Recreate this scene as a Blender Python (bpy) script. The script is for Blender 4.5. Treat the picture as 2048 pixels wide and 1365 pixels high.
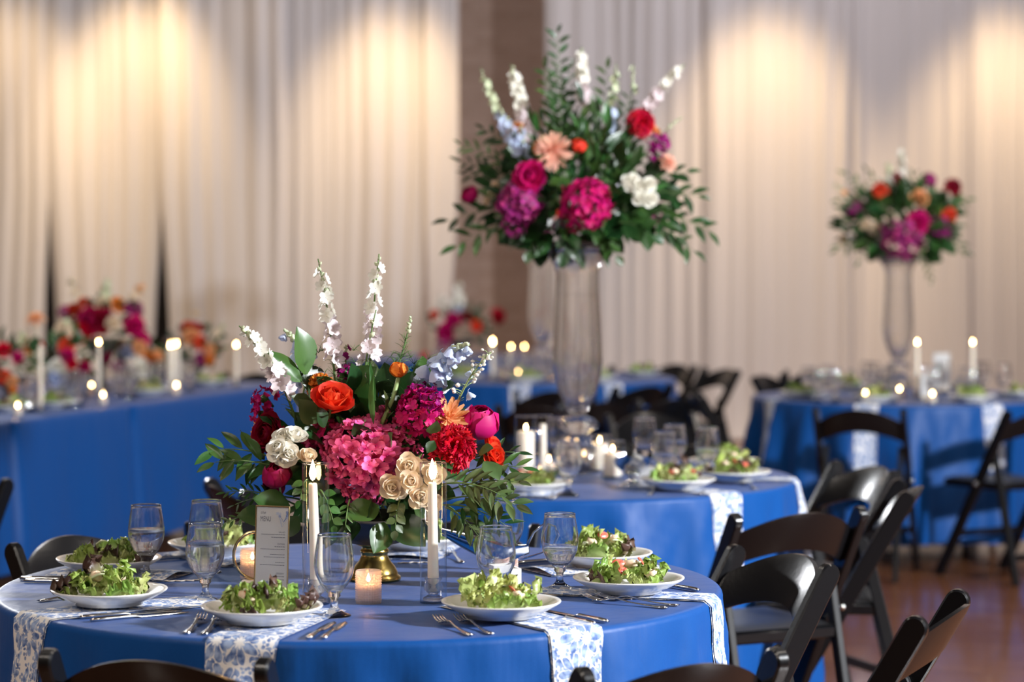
import bpy, math, random
from mathutils import Vector, Matrix, Quaternion
from math import sin, cos, pi, radians, hypot, atan2, sqrt

# ------------------------------------------------------------------ scene, camera, light
for o in list(bpy.data.objects):
    bpy.data.objects.remove(o)
SC = bpy.context.scene
COL = SC.collection
SC.view_settings.view_transform = 'Standard'
SC.view_settings.look = 'None'
SC.view_settings.gamma = 1.0
SC.view_settings.use_curve_mapping = False
SC.view_settings.exposure = 0.0
SC.cycles.sample_clamp_indirect = 4.0
SC.cycles.max_bounces = 14
SC.cycles.transparent_max_bounces = 24
SC.cycles.transmission_bounces = 12

CAMZ, FPX = 1.46, 4836.0            # 85 mm lens on a 36 mm frame, 2048 px wide
TILT = math.atan(170.5 / FPX)       # camera looks slightly down
cam_data = bpy.data.cameras.new('camera')
cam_data.sensor_width = 36.0
cam_data.lens = FPX / 2048.0 * 36.0
cam_data.clip_end = 200
cam_data.dof.use_dof = True
cam_data.dof.focus_distance = 4.98
cam_data.dof.aperture_fstop = 2.7
cam = bpy.data.objects.new('camera', cam_data)
cam.location = (0, 0, CAMZ)
cam.rotation_euler = (pi / 2 - TILT, 0, 0)
COL.objects.link(cam)
SC.camera = cam

world = bpy.data.worlds.new('hall_air')
SC.world = world
world.use_nodes = True
bg = world.node_tree.nodes['Background']
bg.inputs[0].default_value = (1.0, 0.80, 0.66, 1)
bg.inputs[1].default_value = 0.075

def lamp(name, kind, loc, target, energy, color, **kw):
    d = bpy.data.lights.new(name, kind)
    d.energy = energy
    d.color = color
    for k, v in kw.items():
        setattr(d, k, v)
    o = bpy.data.objects.new(name, d)
    o.location = loc
    o.rotation_euler = (Vector(target) - Vector(loc)).to_track_quat('-Z', 'Y').to_euler()
    COL.objects.link(o)
    return o

# photographer's flash on a stand off to the right, a little nearer than the front table
lamp('flash_key', 'SPOT', (5.2, 3.5, 3.0), (0.0, 7.6, 0.8), 3500, (0.93, 0.96, 1.0), spot_size=radians(100), spot_blend=0.6, shadow_soft_size=0.17)
# second flash far back, left of the head table, rims the flowers
lamp('flash_back', 'SPOT', (-4.6, 15.5, 3.6), (0.3, 6.6, 0.9), 1150, (0.95, 0.97, 1.0), spot_size=radians(40), spot_blend=0.7, shadow_soft_size=0.25)
# added overhead points for fill and glass glints, stronger at the front left
for hx in (-3.4, 3.4):
    for hy_ in (-2.5, 1.5, 5.5, 9.5, 13.0):
        lamp('hall_fill', 'POINT', (hx, hy_, 5.2), (hx, hy_, 0), (380 if hx < 0 and hy_ < 3 else 100), (1.0, 0.89, 0.78), shadow_soft_size=0.26)
# warm accent lights washing down the drapes
for px, e in ((-10, 300), (250, 560), (480, 40), (770, 560), (1550, 540), (2040, 540)):
    X = (px - 1024) / FPX * 18.3
    lamp('drape_wash', 'SPOT', (X, 17.75, 4.45), (X, 18.75, 2.3), e, (1.0, 0.70, 0.36), spot_size=radians(52), spot_blend=0.9, shadow_soft_size=0.12)
lamp('drape_fill', 'AREA', (3.5, 15.2, 6.4), (0, 18.8, 1.4), 190, (0.90, 0.90, 1.0), shape='RECTANGLE', size=2.0, size_y=1.0)

ct, st = cos(TILT), sin(TILT)
def ray(px, py):
    u, v = (px - 1024.0) / FPX, (682.5 - py) / FPX
    return Vector((u, v * st + ct, v * ct - st))
def onz(px, py, z):                 # point of the horizontal plane z that shows at a pixel
    d = ray(px, py)
    return Vector((0, 0, CAMZ)) + d * ((z - CAMZ) / d.z)
def ony(px, py, y):                 # point at depth y that shows at a pixel
    d = ray(px, py)
    return Vector((0, 0, CAMZ)) + d * (y / d.y)

# ------------------------------------------------------------------ materials
def _mat(name):
    m = bpy.data.materials.new(name)
    m.use_nodes = True
    nt = m.node_tree
    b = nt.nodes['Principled BSDF']
    return m, nt, b
def N(nt, t, **kw):
    n = nt.nodes.new(t)
    for k, v in kw.items():
        setattr(n, k, v)
    return n
def pbr(name, col, rough=0.5, metal=0.0, spec=0.5, coat=0.0, sheen=0.0, sss=0.0, trans=0.0, ior=1.45, vary=0.0, bump=0.0, bscale=80, emit=None, estr=0.0, hue=0.0):
    m, nt, b = _mat(name)
    b.inputs['Base Color'].default_value = (*col, 1)
    b.inputs['Roughness'].default_value = rough
    b.inputs['Metallic'].default_value = metal
    b.inputs['Specular IOR Level'].default_value = spec
    b.inputs['Coat Weight'].default_value = coat
    b.inputs['Coat Roughness'].default_value = 0.12
    b.inputs['Sheen Weight'].default_value = sheen
    b.inputs['Sheen Roughness'].default_value = 0.4
    b.inputs['Transmission Weight'].default_value = trans
    b.inputs['IOR'].default_value = ior
    if sss:
        b.inputs['Subsurface Weight'].default_value = sss
        b.inputs['Subsurface Radius'].default_value = (0.02, 0.012, 0.008)
        b.inputs['Subsurface Scale'].default_value = 0.6
    if emit:
        b.inputs['Emission Color'].default_value = (*emit, 1)
        b.inputs['Emission Strength'].default_value = estr
    if vary or hue:
        oi = N(nt, 'ShaderNodeObjectInfo')
        hs = N(nt, 'ShaderNodeHueSaturation')
        mr = N(nt, 'ShaderNodeMapRange')
        mr.inputs[3].default_value = 1 - vary
        mr.inputs[4].default_value = 1 + vary
        nt.links.new(oi.outputs['Random'], mr.inputs[0])
        nt.links.new(mr.outputs[0], hs.inputs['Value'])
        if hue:
            mr2 = N(nt, 'ShaderNodeMapRange')
            mul = N(nt, 'ShaderNodeMath', operation='MULTIPLY'); mul.inputs[1].default_value = 7.31
            fr = N(nt, 'ShaderNodeMath', operation='FRACT')
            nt.links.new(oi.outputs['Random'], mul.inputs[0]); nt.links.new(mul.outputs[0], fr.inputs[0])
            nt.links.new(fr.outputs[0], mr2.inputs[0])
            mr2.inputs[3].default_value = 0.5 - hue
            mr2.inputs[4].default_value = 0.5 + hue
            nt.links.new(mr2.outputs[0], hs.inputs['Hue'])
        hs.inputs['Color'].default_value = (*col, 1)
        nt.links.new(hs.outputs[0], b.inputs['Base Color'])
    if bump:
        tc = N(nt, 'ShaderNodeTexCoord')
        nz = N(nt, 'ShaderNodeTexNoise'); nz.inputs['Scale'].default_value = bscale; nz.inputs['Detail'].default_value = 4
        bp = N(nt, 'ShaderNodeBump'); bp.inputs['Strength'].default_value = bump; bp.inputs['Distance'].default_value = 0.01
        nt.links.new(tc.outputs['Object'], nz.inputs['Vector']); nt.links.new(nz.outputs[0], bp.inputs['Height']); nt.links.new(bp.outputs[0], b.inputs['Normal'])
    return m

def thin_leaf(name, col, transl=0.35, rough=0.45, vary=0.25, hue=0.02, spec=0.5, tip=None, edge=None):
    """leaf or petal: glossy front plus translucent light through it; tip = colour towards uv.y = 1"""
    m, nt, b = _mat(name)
    out = nt.nodes['Material Output']
    hs = N(nt, 'ShaderNodeHueSaturation')
    oi = N(nt, 'ShaderNodeObjectInfo')
    mr = N(nt, 'ShaderNodeMapRange'); mr.inputs[3].default_value = 1 - vary; mr.inputs[4].default_value = 1 + vary
    geo = N(nt, 'ShaderNodeNewGeometry')
    sm = N(nt, 'ShaderNodeMath', operation='ADD'); f0 = N(nt, 'ShaderNodeMath', operation='FRACT')
    nt.links.new(oi.outputs['Random'], sm.inputs[0]); nt.links.new(geo.outputs['Random Per Island'], sm.inputs[1]); nt.links.new(sm.outputs[0], f0.inputs[0])
    nt.links.new(f0.outputs[0], mr.inputs[0]); nt.links.new(mr.outputs[0], hs.inputs['Value'])
    mul = N(nt, 'ShaderNodeMath', operation='MULTIPLY'); mul.inputs[1].default_value = 7.31
    fr = N(nt, 'ShaderNodeMath', operation='FRACT')
    mr2 = N(nt, 'ShaderNodeMapRange'); mr2.inputs[3].default_value = 0.5 - hue; mr2.inputs[4].default_value = 0.5 + hue
    nt.links.new(f0.outputs[0], mul.inputs[0]); nt.links.new(mul.outputs[0], fr.inputs[0]); nt.links.new(fr.outputs[0], mr2.inputs[0]); nt.links.new(mr2.outputs[0], hs.inputs['Hue'])
    hs.inputs['Color'].default_value = (*col, 1)
    if tip:
        uv = N(nt, 'ShaderNodeUVMap')
        sp = N(nt, 'ShaderNodeSeparateXYZ'); nt.links.new(uv.outputs[0], sp.inputs[0])
        rp = N(nt, 'ShaderNodeValToRGB')
        rp.color_ramp.elements[0].color = (*col, 1); rp.color_ramp.elements[0].position = 0.15
        rp.color_ramp.elements[1].color = (*tip, 1); rp.color_ramp.elements[1].position = 0.75
        nt.links.new(sp.outputs[1], rp.inputs[0]); nt.links.new(rp.outputs[0], hs.inputs['Color'])
    nt.links.new(hs.outputs[0], b.inputs['Base Color'])
    b.inputs['Roughness'].default_value = rough
    b.inputs['Specular IOR Level'].default_value = spec
    tr = N(nt, 'ShaderNodeBsdfTranslucent'); nt.links.new(hs.outputs[0], tr.inputs[0])
    mx = N(nt, 'ShaderNodeMixShader'); mx.inputs[0].default_value = transl
    nt.links.new(b.outputs[0], mx.inputs[1]); nt.links.new(tr.outputs[0], mx.inputs[2]); nt.links.new(mx.outputs[0], out.inputs[0])
    return m

def cloth_blue():
    m, nt, b = _mat('royal_blue_satin')
    tc = N(nt, 'ShaderNodeTexCoord')
    nz = N(nt, 'ShaderNodeTexNoise'); nz.inputs['Scale'].default_value = 420; nz.inputs['Detail'].default_value = 3
    nt.links.new(tc.outputs['Object'], nz.inputs['Vector'])
    rp = N(nt, 'ShaderNodeValToRGB')
    rp.color_ramp.elements[0].color = (0.001, 0.050, 0.220, 1); rp.color_ramp.elements[1].color = (0.002, 0.076, 0.305, 1)
    nt.links.new(nz.outputs[0], rp.inputs[0]); nt.links.new(rp.outputs[0], b.inputs['Base Color'])
    b.inputs['Roughness'].default_value = 0.46
    b.inputs['Specular IOR Level'].default_value = 0.24
    b.inputs['Sheen Weight'].default_value = 0.07
    b.inputs['Sheen Roughness'].default_value = 0.45
    b.inputs['Sheen Tint'].default_value = (1.0, 0.86, 0.86, 1)
    mp = N(nt, 'ShaderNodeMapping'); mp.inputs['Scale'].default_value = (5, 5, 1.2)
    nt.links.new(tc.outputs['Object'], mp.inputs[0])
    n2 = N(nt, 'ShaderNodeTexNoise'); n2.inputs['Scale'].default_value = 2.2; n2.inputs['Detail'].default_value = 3
    nt.links.new(mp.outputs[0], n2.inputs['Vector'])
    bp = N(nt, 'ShaderNodeBump'); bp.inputs['Strength'].default_value = 0.35; bp.inputs['Distance'].default_value = 0.012
    nt.links.new(n2.outputs[0], bp.inputs['Height']); nt.links.new(bp.outputs[0], b.inputs['Normal'])
    return m

def napkin_print():
    """white linen with a blue block-print of blossoms and leaves (uv in metres)"""
    m, nt, b = _mat('blue_floral_linen')
    L = nt.links.new
    uv = N(nt, 'ShaderNodeUVMap')
    nz = N(nt, 'ShaderNodeTexNoise'); nz.inputs['Scale'].default_value = 30; nz.inputs['Detail'].default_value = 2
    L(uv.outputs[0], nz.inputs['Vector'])
    sc = N(nt, 'ShaderNodeVectorMath', operation='SCALE'); sc.inputs['Scale'].default_value = 0.012
    L(nz.outputs['Color'], sc.inputs[0])
    ad = N(nt, 'ShaderNodeVectorMath', operation='ADD'); L(uv.outputs[0], ad.inputs[0]); L(sc.outputs[0], ad.inputs[1])
    def M(op, a, c=None):
        n = N(nt, 'ShaderNodeMath', operation=op)
        for i, v in enumerate((a, c)):
            if v is None: continue
            if isinstance(v, (int, float)): n.inputs[i].default_value = v
            else: L(v, n.inputs[i])
        return n.outputs[0]
    def motif(scale, petals, r0, r1, phase):
        vo = N(nt, 'ShaderNodeTexVoronoi', voronoi_dimensions='2D'); vo.inputs['Scale'].default_value = scale; vo.inputs['Randomness'].default_value = 0.8
        L(ad.outputs[0], vo.inputs['Vector'])
        df = N(nt, 'ShaderNodeVectorMath', operation='SUBTRACT')
        L(ad.outputs[0], df.inputs[0]); L(vo.outputs['Position'], df.inputs[1])
        s = N(nt, 'ShaderNodeSeparateXYZ'); L(df.outputs[0], s.inputs[0])
        ang = M('ARCTAN2', s.outputs[1], s.outputs[0])
        csep = N(nt, 'ShaderNodeSeparateColor'); L(vo.outputs['Color'], csep.inputs[0])
        ph = M('MULTIPLY', csep.outputs[0], 6.28)
        wv = M('ABSOLUTE', M('COSINE', M('ADD', M('MULTIPLY', ang, petals / 2), ph)))
        rad = M('ADD', M('MULTIPLY', wv, r1), r0)
        d = vo.outputs['Distance']
        q = M('DIVIDE', d, rad)
        inside = M('LESS_THAN', q, 1.0)
        hole = M('GREATER_THAN', q, 0.30)
        vein = M('GREATER_THAN', wv, 0.25)
        return M('MULTIPLY', M('MULTIPLY', inside, hole), vein), q
    f1, q1 = motif(13, 7, 0.16, 0.34, 0)
    f2, q2 = motif(27, 2, 0.06, 0.40, 1)
    f3, q3 = motif(44, 3, 0.08, 0.30, 2)
    keep = M('GREATER_THAN', q1, 1.12)
    leaf = M('MULTIPLY', M('MAXIMUM', f2, f3), keep)
    pat = M('MAXIMUM', f1, leaf)
    n3 = N(nt, 'ShaderNodeTexNoise'); n3.inputs['Scale'].default_value = 70; n3.inputs['Detail'].default_value = 3
    L(uv.outputs[0], n3.inputs['Vector'])
    rp = N(nt, 'ShaderNodeValToRGB')
    rp.color_ramp.elements[0].position = 0.35; rp.color_ramp.elements[0].color = (0.07, 0.13, 0.33, 1)
    rp.color_ramp.elements[1].position = 0.62; rp.color_ramp.elements[1].color = (0.36, 0.46, 0.68, 1)
    L(n3.outputs[0], rp.inputs[0])
    mx = N(nt, 'ShaderNodeMix', data_type='RGBA')
    L(pat, mx.inputs['Factor']); mx.inputs['A'].default_value = (0.80, 0.78, 0.77, 1); L(rp.outputs[0], mx.inputs['B'])
    L(mx.outputs['Result'], b.inputs['Base Color'])
    b.inputs['Roughness'].default_value = 0.85
    b.inputs['Specular IOR Level'].default_value = 0.2
    return m

def glass(name, col=(1, 1, 1), mixt=0.25, ior=1.45, rough=0.0):
    """solid clear glass; a share of plain transmission stands for light that passes straight through"""
    m, nt, b = _mat(name)
    out = nt.nodes['Material Output']
    nt.nodes.remove(b)
    g = N(nt, 'ShaderNodeBsdfGlass'); g.inputs['Color'].default_value = (*col, 1); g.inputs['IOR'].default_value = ior; g.inputs['Roughness'].default_value = rough
    t = N(nt, 'ShaderNodeBsdfTransparent'); t.inputs[0].default_value = (*col, 1)
    mx = N(nt, 'ShaderNodeMixShader'); mx.inputs[0].default_value = mixt
    nt.links.new(g.outputs[0], mx.inputs[1]); nt.links.new(t.outputs[0], mx.inputs[2]); nt.links.new(mx.outputs[0], out.inputs[0])
    return m
def thin_glass(name, col=(1, 1, 1), blend=0.42):
    """thin blown glass wall: straight transmission plus a Fresnel gloss"""
    m, nt, b = _mat(name)
    out = nt.nodes['Material Output']
    nt.nodes.remove(b)
    lw = N(nt, 'ShaderNodeLayerWeight'); lw.inputs['Blend'].default_value = 0.5
    pw = N(nt, 'ShaderNodeMath', operation='POWER'); pw.inputs[1].default_value = 3.0
    ml = N(nt, 'ShaderNodeMath', operation='MULTIPLY_ADD'); ml.inputs[1].default_value = 0.75; ml.inputs[2].default_value = 0.06
    nt.links.new(lw.outputs['Facing'], pw.inputs[0])
    g = N(nt, 'ShaderNodeBsdfGlossy'); g.inputs['Roughness'].default_value = 0.05
    t = N(nt, 'ShaderNodeBsdfTransparent'); t.inputs[0].default_value = (*col, 1)
    mx = N(nt, 'ShaderNodeMixShader')
    nt.links.new(pw.outputs[0], ml.inputs[0]); nt.links.new(ml.outputs[0], mx.inputs[0])
    nt.links.new(t.outputs[0], mx.inputs[1]); nt.links.new(g.outputs[0], mx.inputs[2]); nt.links.new(mx.outputs[0], out.inputs[0])
    return m

def frost(name, col):
    """moulded glass full of bubbles and beads: scatters part of the candle light"""
    m, nt, b = _mat(name)
    out = nt.nodes['Material Output']
    b.inputs['Base Color'].default_value = (*col, 1); b.inputs['Roughness'].default_value = 0.12
    tr = N(nt, 'ShaderNodeBsdfTranslucent'); tr.inputs[0].default_value = (*col, 1)
    m1 = N(nt, 'ShaderNodeMixShader'); m1.inputs[0].default_value = 0.55
    nt.links.new(b.outputs[0], m1.inputs[1]); nt.links.new(tr.outputs[0], m1.inputs[2])
    t = N(nt, 'ShaderNodeBsdfTransparent'); t.inputs[0].default_value = (*col, 1)
    m2 = N(nt, 'ShaderNodeMixShader'); m2.inputs[0].default_value = 0.62
    nt.links.new(m1.outputs[0], m2.inputs[1]); nt.links.new(t.outputs[0], m2.inputs[2]); nt.links.new(m2.outputs[0], out.inputs[0])
    return m

def drape_mat(name, col):
    m, nt, b = _mat(name)
    out = nt.nodes['Material Output']
    b.inputs['Base Color'].default_value = (*col, 1)
    b.inputs['Roughness'].default_value = 0.9
    b.inputs['Specular IOR Level'].default_value = 0.1
    tr = N(nt, 'ShaderNodeBsdfTranslucent'); tr.inputs[0].default_value = (*col, 1)
    mx = N(nt, 'ShaderNodeMixShader'); mx.inputs[0].default_value = 0.25
    nt.links.new(b.outputs[0], mx.inputs[1]); nt.links.new(tr.outputs[0], mx.inputs[2])
    tp = N(nt, 'ShaderNodeBsdfTransparent')
    m2 = N(nt, 'ShaderNodeMixShader'); m2.inputs[0].default_value = 0.10
    nt.links.new(mx.outputs[0], m2.inputs[1]); nt.links.new(tp.outputs[0], m2.inputs[2]); nt.links.new(m2.outputs[0], out.inputs[0])
    return m

def floor_mat():
    m, nt, b = _mat('polished_red_brown_boards')
    L = nt.links.new
    tc = N(nt, 'ShaderNodeTexCoord')
    mp = N(nt, 'ShaderNodeMapping'); mp.inputs['Rotation'].default_value = (0, 0, 0.35)
    L(tc.outputs['Object'], mp.inputs[0])
    br = N(nt, 'ShaderNodeTexBrick'); br.inputs['Scale'].default_value = 1.0
    br.inputs['Brick Width'].default_value = 0.9; br.inputs['Row Height'].default_value = 0.07; br.inputs['Mortar Size'].default_value = 0.0015
    br.inputs['Color1'].default_value = (0.20, 0.072, 0.030, 1); br.inputs['Color2'].default_value = (0.27, 0.108, 0.048, 1); br.inputs['Mortar'].default_value = (0.03, 0.012, 0.008, 1)
    L(mp.outputs[0], br.inputs['Vector'])
    m2 = N(nt, 'ShaderNodeMapping'); m2.inputs['Scale'].default_value = (2, 40, 1); L(mp.outputs[0], m2.inputs[0])
    nz = N(nt, 'ShaderNodeTexNoise'); nz.inputs['Scale'].default_value = 3; nz.inputs['Detail'].default_value = 5; L(m2.outputs[0], nz.inputs['Vector'])
    hs = N(nt, 'ShaderNodeHueSaturation'); mr = N(nt, 'ShaderNodeMapRange'); mr.inputs[3].default_value = 0.7; mr.inputs[4].default_value = 1.3
    L(nz.outputs[0], mr.inputs[0]); L(mr.outputs[0], hs.inputs['Value']); L(br.outputs[0], hs.inputs['Color']); L(hs.outputs[0], b.inputs['Base Color'])
    b.inputs['Roughness'].default_value = 0.22
    b.inputs['Coat Weight'].default_value = 0.5
    b.inputs['Coat Roughness'].default_value = 0.1
    return m

def brick_mat():
    m, nt, b = _mat('brown_brick')
    L = nt.links.new
    tc = N(nt, 'ShaderNodeTexCoord')
    mp = N(nt, 'ShaderNodeMapping'); mp.inputs['Rotation'].default_value = (pi / 2, 0, 0); L(tc.outputs['Object'], mp.inputs[0])
    br = N(nt, 'ShaderNodeTexBrick'); br.inputs['Scale'].default_value = 1.0
    br.inputs['Brick Width'].default_value = 0.22; br.inputs['Row Height'].default_value = 0.075; br.inputs['Mortar Size'].default_value = 0.006
    br.inputs['Color1'].default_value = (0.44, 0.32, 0.27, 1); br.inputs['Color2'].default_value = (0.37, 0.26, 0.21, 1); br.inputs['Mortar'].default_value = (0.46, 0.36, 0.31, 1)
    L(mp.outputs[0], br.inputs['Vector']); L(br.outputs[0], b.inputs['Base Color'])
    b.inputs['Roughness'].default_value = 0.9
    return m

def lace(name, c0, c1, scale, metal=0.0, rough=0.4):
    m, nt, b = _mat(name)
    tc = N(nt, 'ShaderNodeTexCoord')
    nz = N(nt, 'ShaderNodeTexNoise'); nz.inputs['Scale'].default_value = scale; nz.inputs['Detail'].default_value = 4
    rp = N(nt, 'ShaderNodeValToRGB'); rp.color_ramp.elements[0].color = (*c0, 1); rp.color_ramp.elements[1].color = (*c1, 1)
    rp.color_ramp.elements[0].position = 0.35; rp.color_ramp.elements[1].position = 0.65
    nt.links.new(tc.outputs['Object'], nz.inputs['Vector']); nt.links.new(nz.outputs[0], rp.inputs[0]); nt.links.new(rp.outputs[0], b.inputs['Base Color'])
    b.inputs['Metallic'].default_value = metal; b.inputs['Roughness'].default_value = rough
    return m

M = dict(
    blue=cloth_blue(), napkin=napkin_print(), floor=floor_mat(), brick=brick_mat(),
    black=pbr('glossy_black_resin', (0.005, 0.005, 0.006), 0.27, spec=0.34, coat=0.10, bump=0.04, bscale=60),
    satin=pbr('satin_black_resin', (0.006, 0.006, 0.007), 0.55, spec=0.3, bump=0.04, bscale=60),
    pad=pbr('black_vinyl', (0.014, 0.014, 0.015), 0.45, bump=0.05, bscale=200),
    bolt=pbr('steel_bolt', (0.6, 0.6, 0.6), 0.25, 1.0),
    steel=pbr('polished_cutlery_steel', (0.72, 0.70, 0.68), 0.16, 1.0),
    silver=pbr('polished_silver', (0.70, 0.70, 0.72), 0.09, 1.0),
    brass=lace('aged_brass', (0.50, 0.33, 0.08), (0.72, 0.52, 0.17), 40, 1.0, 0.24),
    darkmetal=lace('dark_metal', (0.10, 0.085, 0.075), (0.16, 0.13, 0.11), 30, 0.6, 0.5),
    gold=pbr('gold_metal', (0.80, 0.58, 0.30), 0.25, 1.0),
    china=pbr('white_china', (0.80, 0.79, 0.77), 0.18, coat=0.3),
    wax=pbr('ivory_wax', (0.86, 0.78, 0.66), 0.55, sss=0.35),
    wick=pbr('burnt_wick', (0.02, 0.015, 0.01), 0.9),
    flame=pbr('candle_flame', (1, 0.6, 0.2), 0.5, emit=(1.0, 0.60, 0.24), estr=75),
    glass=glass('clear_goblet_glass', mixt=0.10), water=glass('still_water', (0.97, 0.98, 1.0), 0.20, 1.20),
    crystal=glass('cut_crystal', mixt=0.35, ior=1.5), cyl=thin_glass('thin_clear_glass'),
    hob=frost('hobnail_glass', (1.0, 0.90, 0.86)),
    drape=drape_mat('ivory_voile', (0.72, 0.68, 0.68)), dark=pbr('dark_panel', (0.012, 0.011, 0.012), 0.8),
    paper=thin_leaf('menu_paper', (0.84, 0.84, 0.84), 0.4, 0.6, 0, 0, 0.3), ink=pbr('grey_ink', (0.16, 0.17, 0.22), 0.8), blueink=pbr('blue_ink', (0.20, 0.30, 0.62), 0.8),
    paleink=pbr('pale_blue_ink', (0.55, 0.62, 0.80), 0.8),
    acrylic=thin_glass('acrylic_sheet'), cream=pbr('cream_card', (0.75, 0.66, 0.55), 0.7), tabletop=pbr('plywood_top', (0.35, 0.25, 0.15), 0.6),
    # plants
    leafd=thin_leaf('dark_green_leaf', (0.018, 0.060, 0.014), 0.16, 0.33, 0.35, 0.025, 0.6),
    leafm=thin_leaf('mid_green_leaf', (0.045, 0.115, 0.024), 0.25, 0.35, 0.35, 0.03, 0.55),
    leafo=thin_leaf('olive_green_leaf', (0.070, 0.110, 0.034), 0.25, 0.42, 0.30, 0.03, 0.5),
    stem=pbr('green_stem', (0.10, 0.18, 0.05), 0.5, vary=0.2), pstem=pbr('pale_stem', (0.26, 0.36, 0.14), 0.5, vary=0.2),
    fern=thin_leaf('feathery_green', (0.09, 0.20, 0.05), 0.3, 0.5, 0.3, 0.02, 0.3),
    coral=thin_leaf('coral_petal', (0.85, 0.075, 0.030), 0.25, 0.5, 0.10, 0.006, 0.3),
    red=thin_leaf('scarlet_petal', (0.60, 0.003, 0.030), 0.22, 0.5, 0.15, 0.006, 0.3),
    wine=thin_leaf('wine_red_petal', (0.28, 0.004, 0.022), 0.2, 0.5, 0.2, 0.01, 0.3),
    magenta=thin_leaf('magenta_petal', (0.55, 0.006, 0.14), 0.25, 0.5, 0.18, 0.01, 0.3),
    crimson=thin_leaf('crimson_petal', (0.36, 0.004, 0.065), 0.2, 0.5, 0.18, 0.01, 0.3),
    pink=thin_leaf('rose_pink_floret', (0.44, 0.008, 0.10), 0.22, 0.5, 0.36, 0.014, 0.3, tip=(0.84, 0.13, 0.32)),
    plum=thin_leaf('plum_floret', (0.20, 0.008, 0.10), 0.22, 0.5, 0.35, 0.02, 0.3, tip=(0.42, 0.03, 0.20)),
    purple=thin_leaf('purple_floret', (0.33, 0.004, 0.18), 0.25, 0.5, 0.3, 0.015, 0.3),
    orange=thin_leaf('orange_petal', (0.88, 0.27, 0.035), 0.3, 0.5, 0.12, 0.01, 0.3),
    peach=thin_leaf('peach_petal', (0.86, 0.43, 0.20), 0.3, 0.5, 0.12, 0.01, 0.3),
    shell=thin_leaf('shell_pink_petal', (0.86, 0.50, 0.38), 0.3, 0.5, 0.10, 0.01, 0.3),
    white=thin_leaf('white_petal', (0.90, 0.88, 0.80), 0.3, 0.55, 0.05, 0.01, 0.2),
    ivory=thin_leaf('ivory_petal', (0.82, 0.68, 0.50), 0.3, 0.55, 0.06, 0.01, 0.2),
    blush=thin_leaf('blush_white_floret', (0.82, 0.72, 0.74), 0.3, 0.55, 0.06, 0.02, 0.2),
    lilac=thin_leaf('pale_blue_floret', (0.58, 0.66, 0.86), 0.3, 0.55, 0.10, 0.02, 0.2),
    budc=thin_leaf('greenish_bud', (0.62, 0.68, 0.46), 0.2, 0.55, 0.12, 0.02, 0.2),
    # food
    lett=thin_leaf('green_lettuce', (0.55, 0.62, 0.28), 0.35, 0.4, 0.22, 0.02, 0.5, tip=(0.32, 0.47, 0.10)),
    lett2=thin_leaf('yellow_green_lettuce', (0.66, 0.66, 0.36), 0.35, 0.4, 0.2, 0.02, 0.5, tip=(0.56, 0.63, 0.22)),
    lettp=thin_leaf('red_tipped_lettuce', (0.34, 0.36, 0.14), 0.25, 0.4, 0.3, 0.02, 0.5, tip=(0.10, 0.055, 0.04)),
    shrimp=lace('pale_fruit', (0.78, 0.55, 0.36), (0.85, 0.72, 0.55), 90, 0, 0.4), berry=lace('red_fruit_slice', (0.5, 0.03, 0.025), (0.72, 0.20, 0.12), 120, 0, 0.35),
    rib=pbr('pale_rib', (0.66, 0.70, 0.45), 0.4),
)

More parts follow.
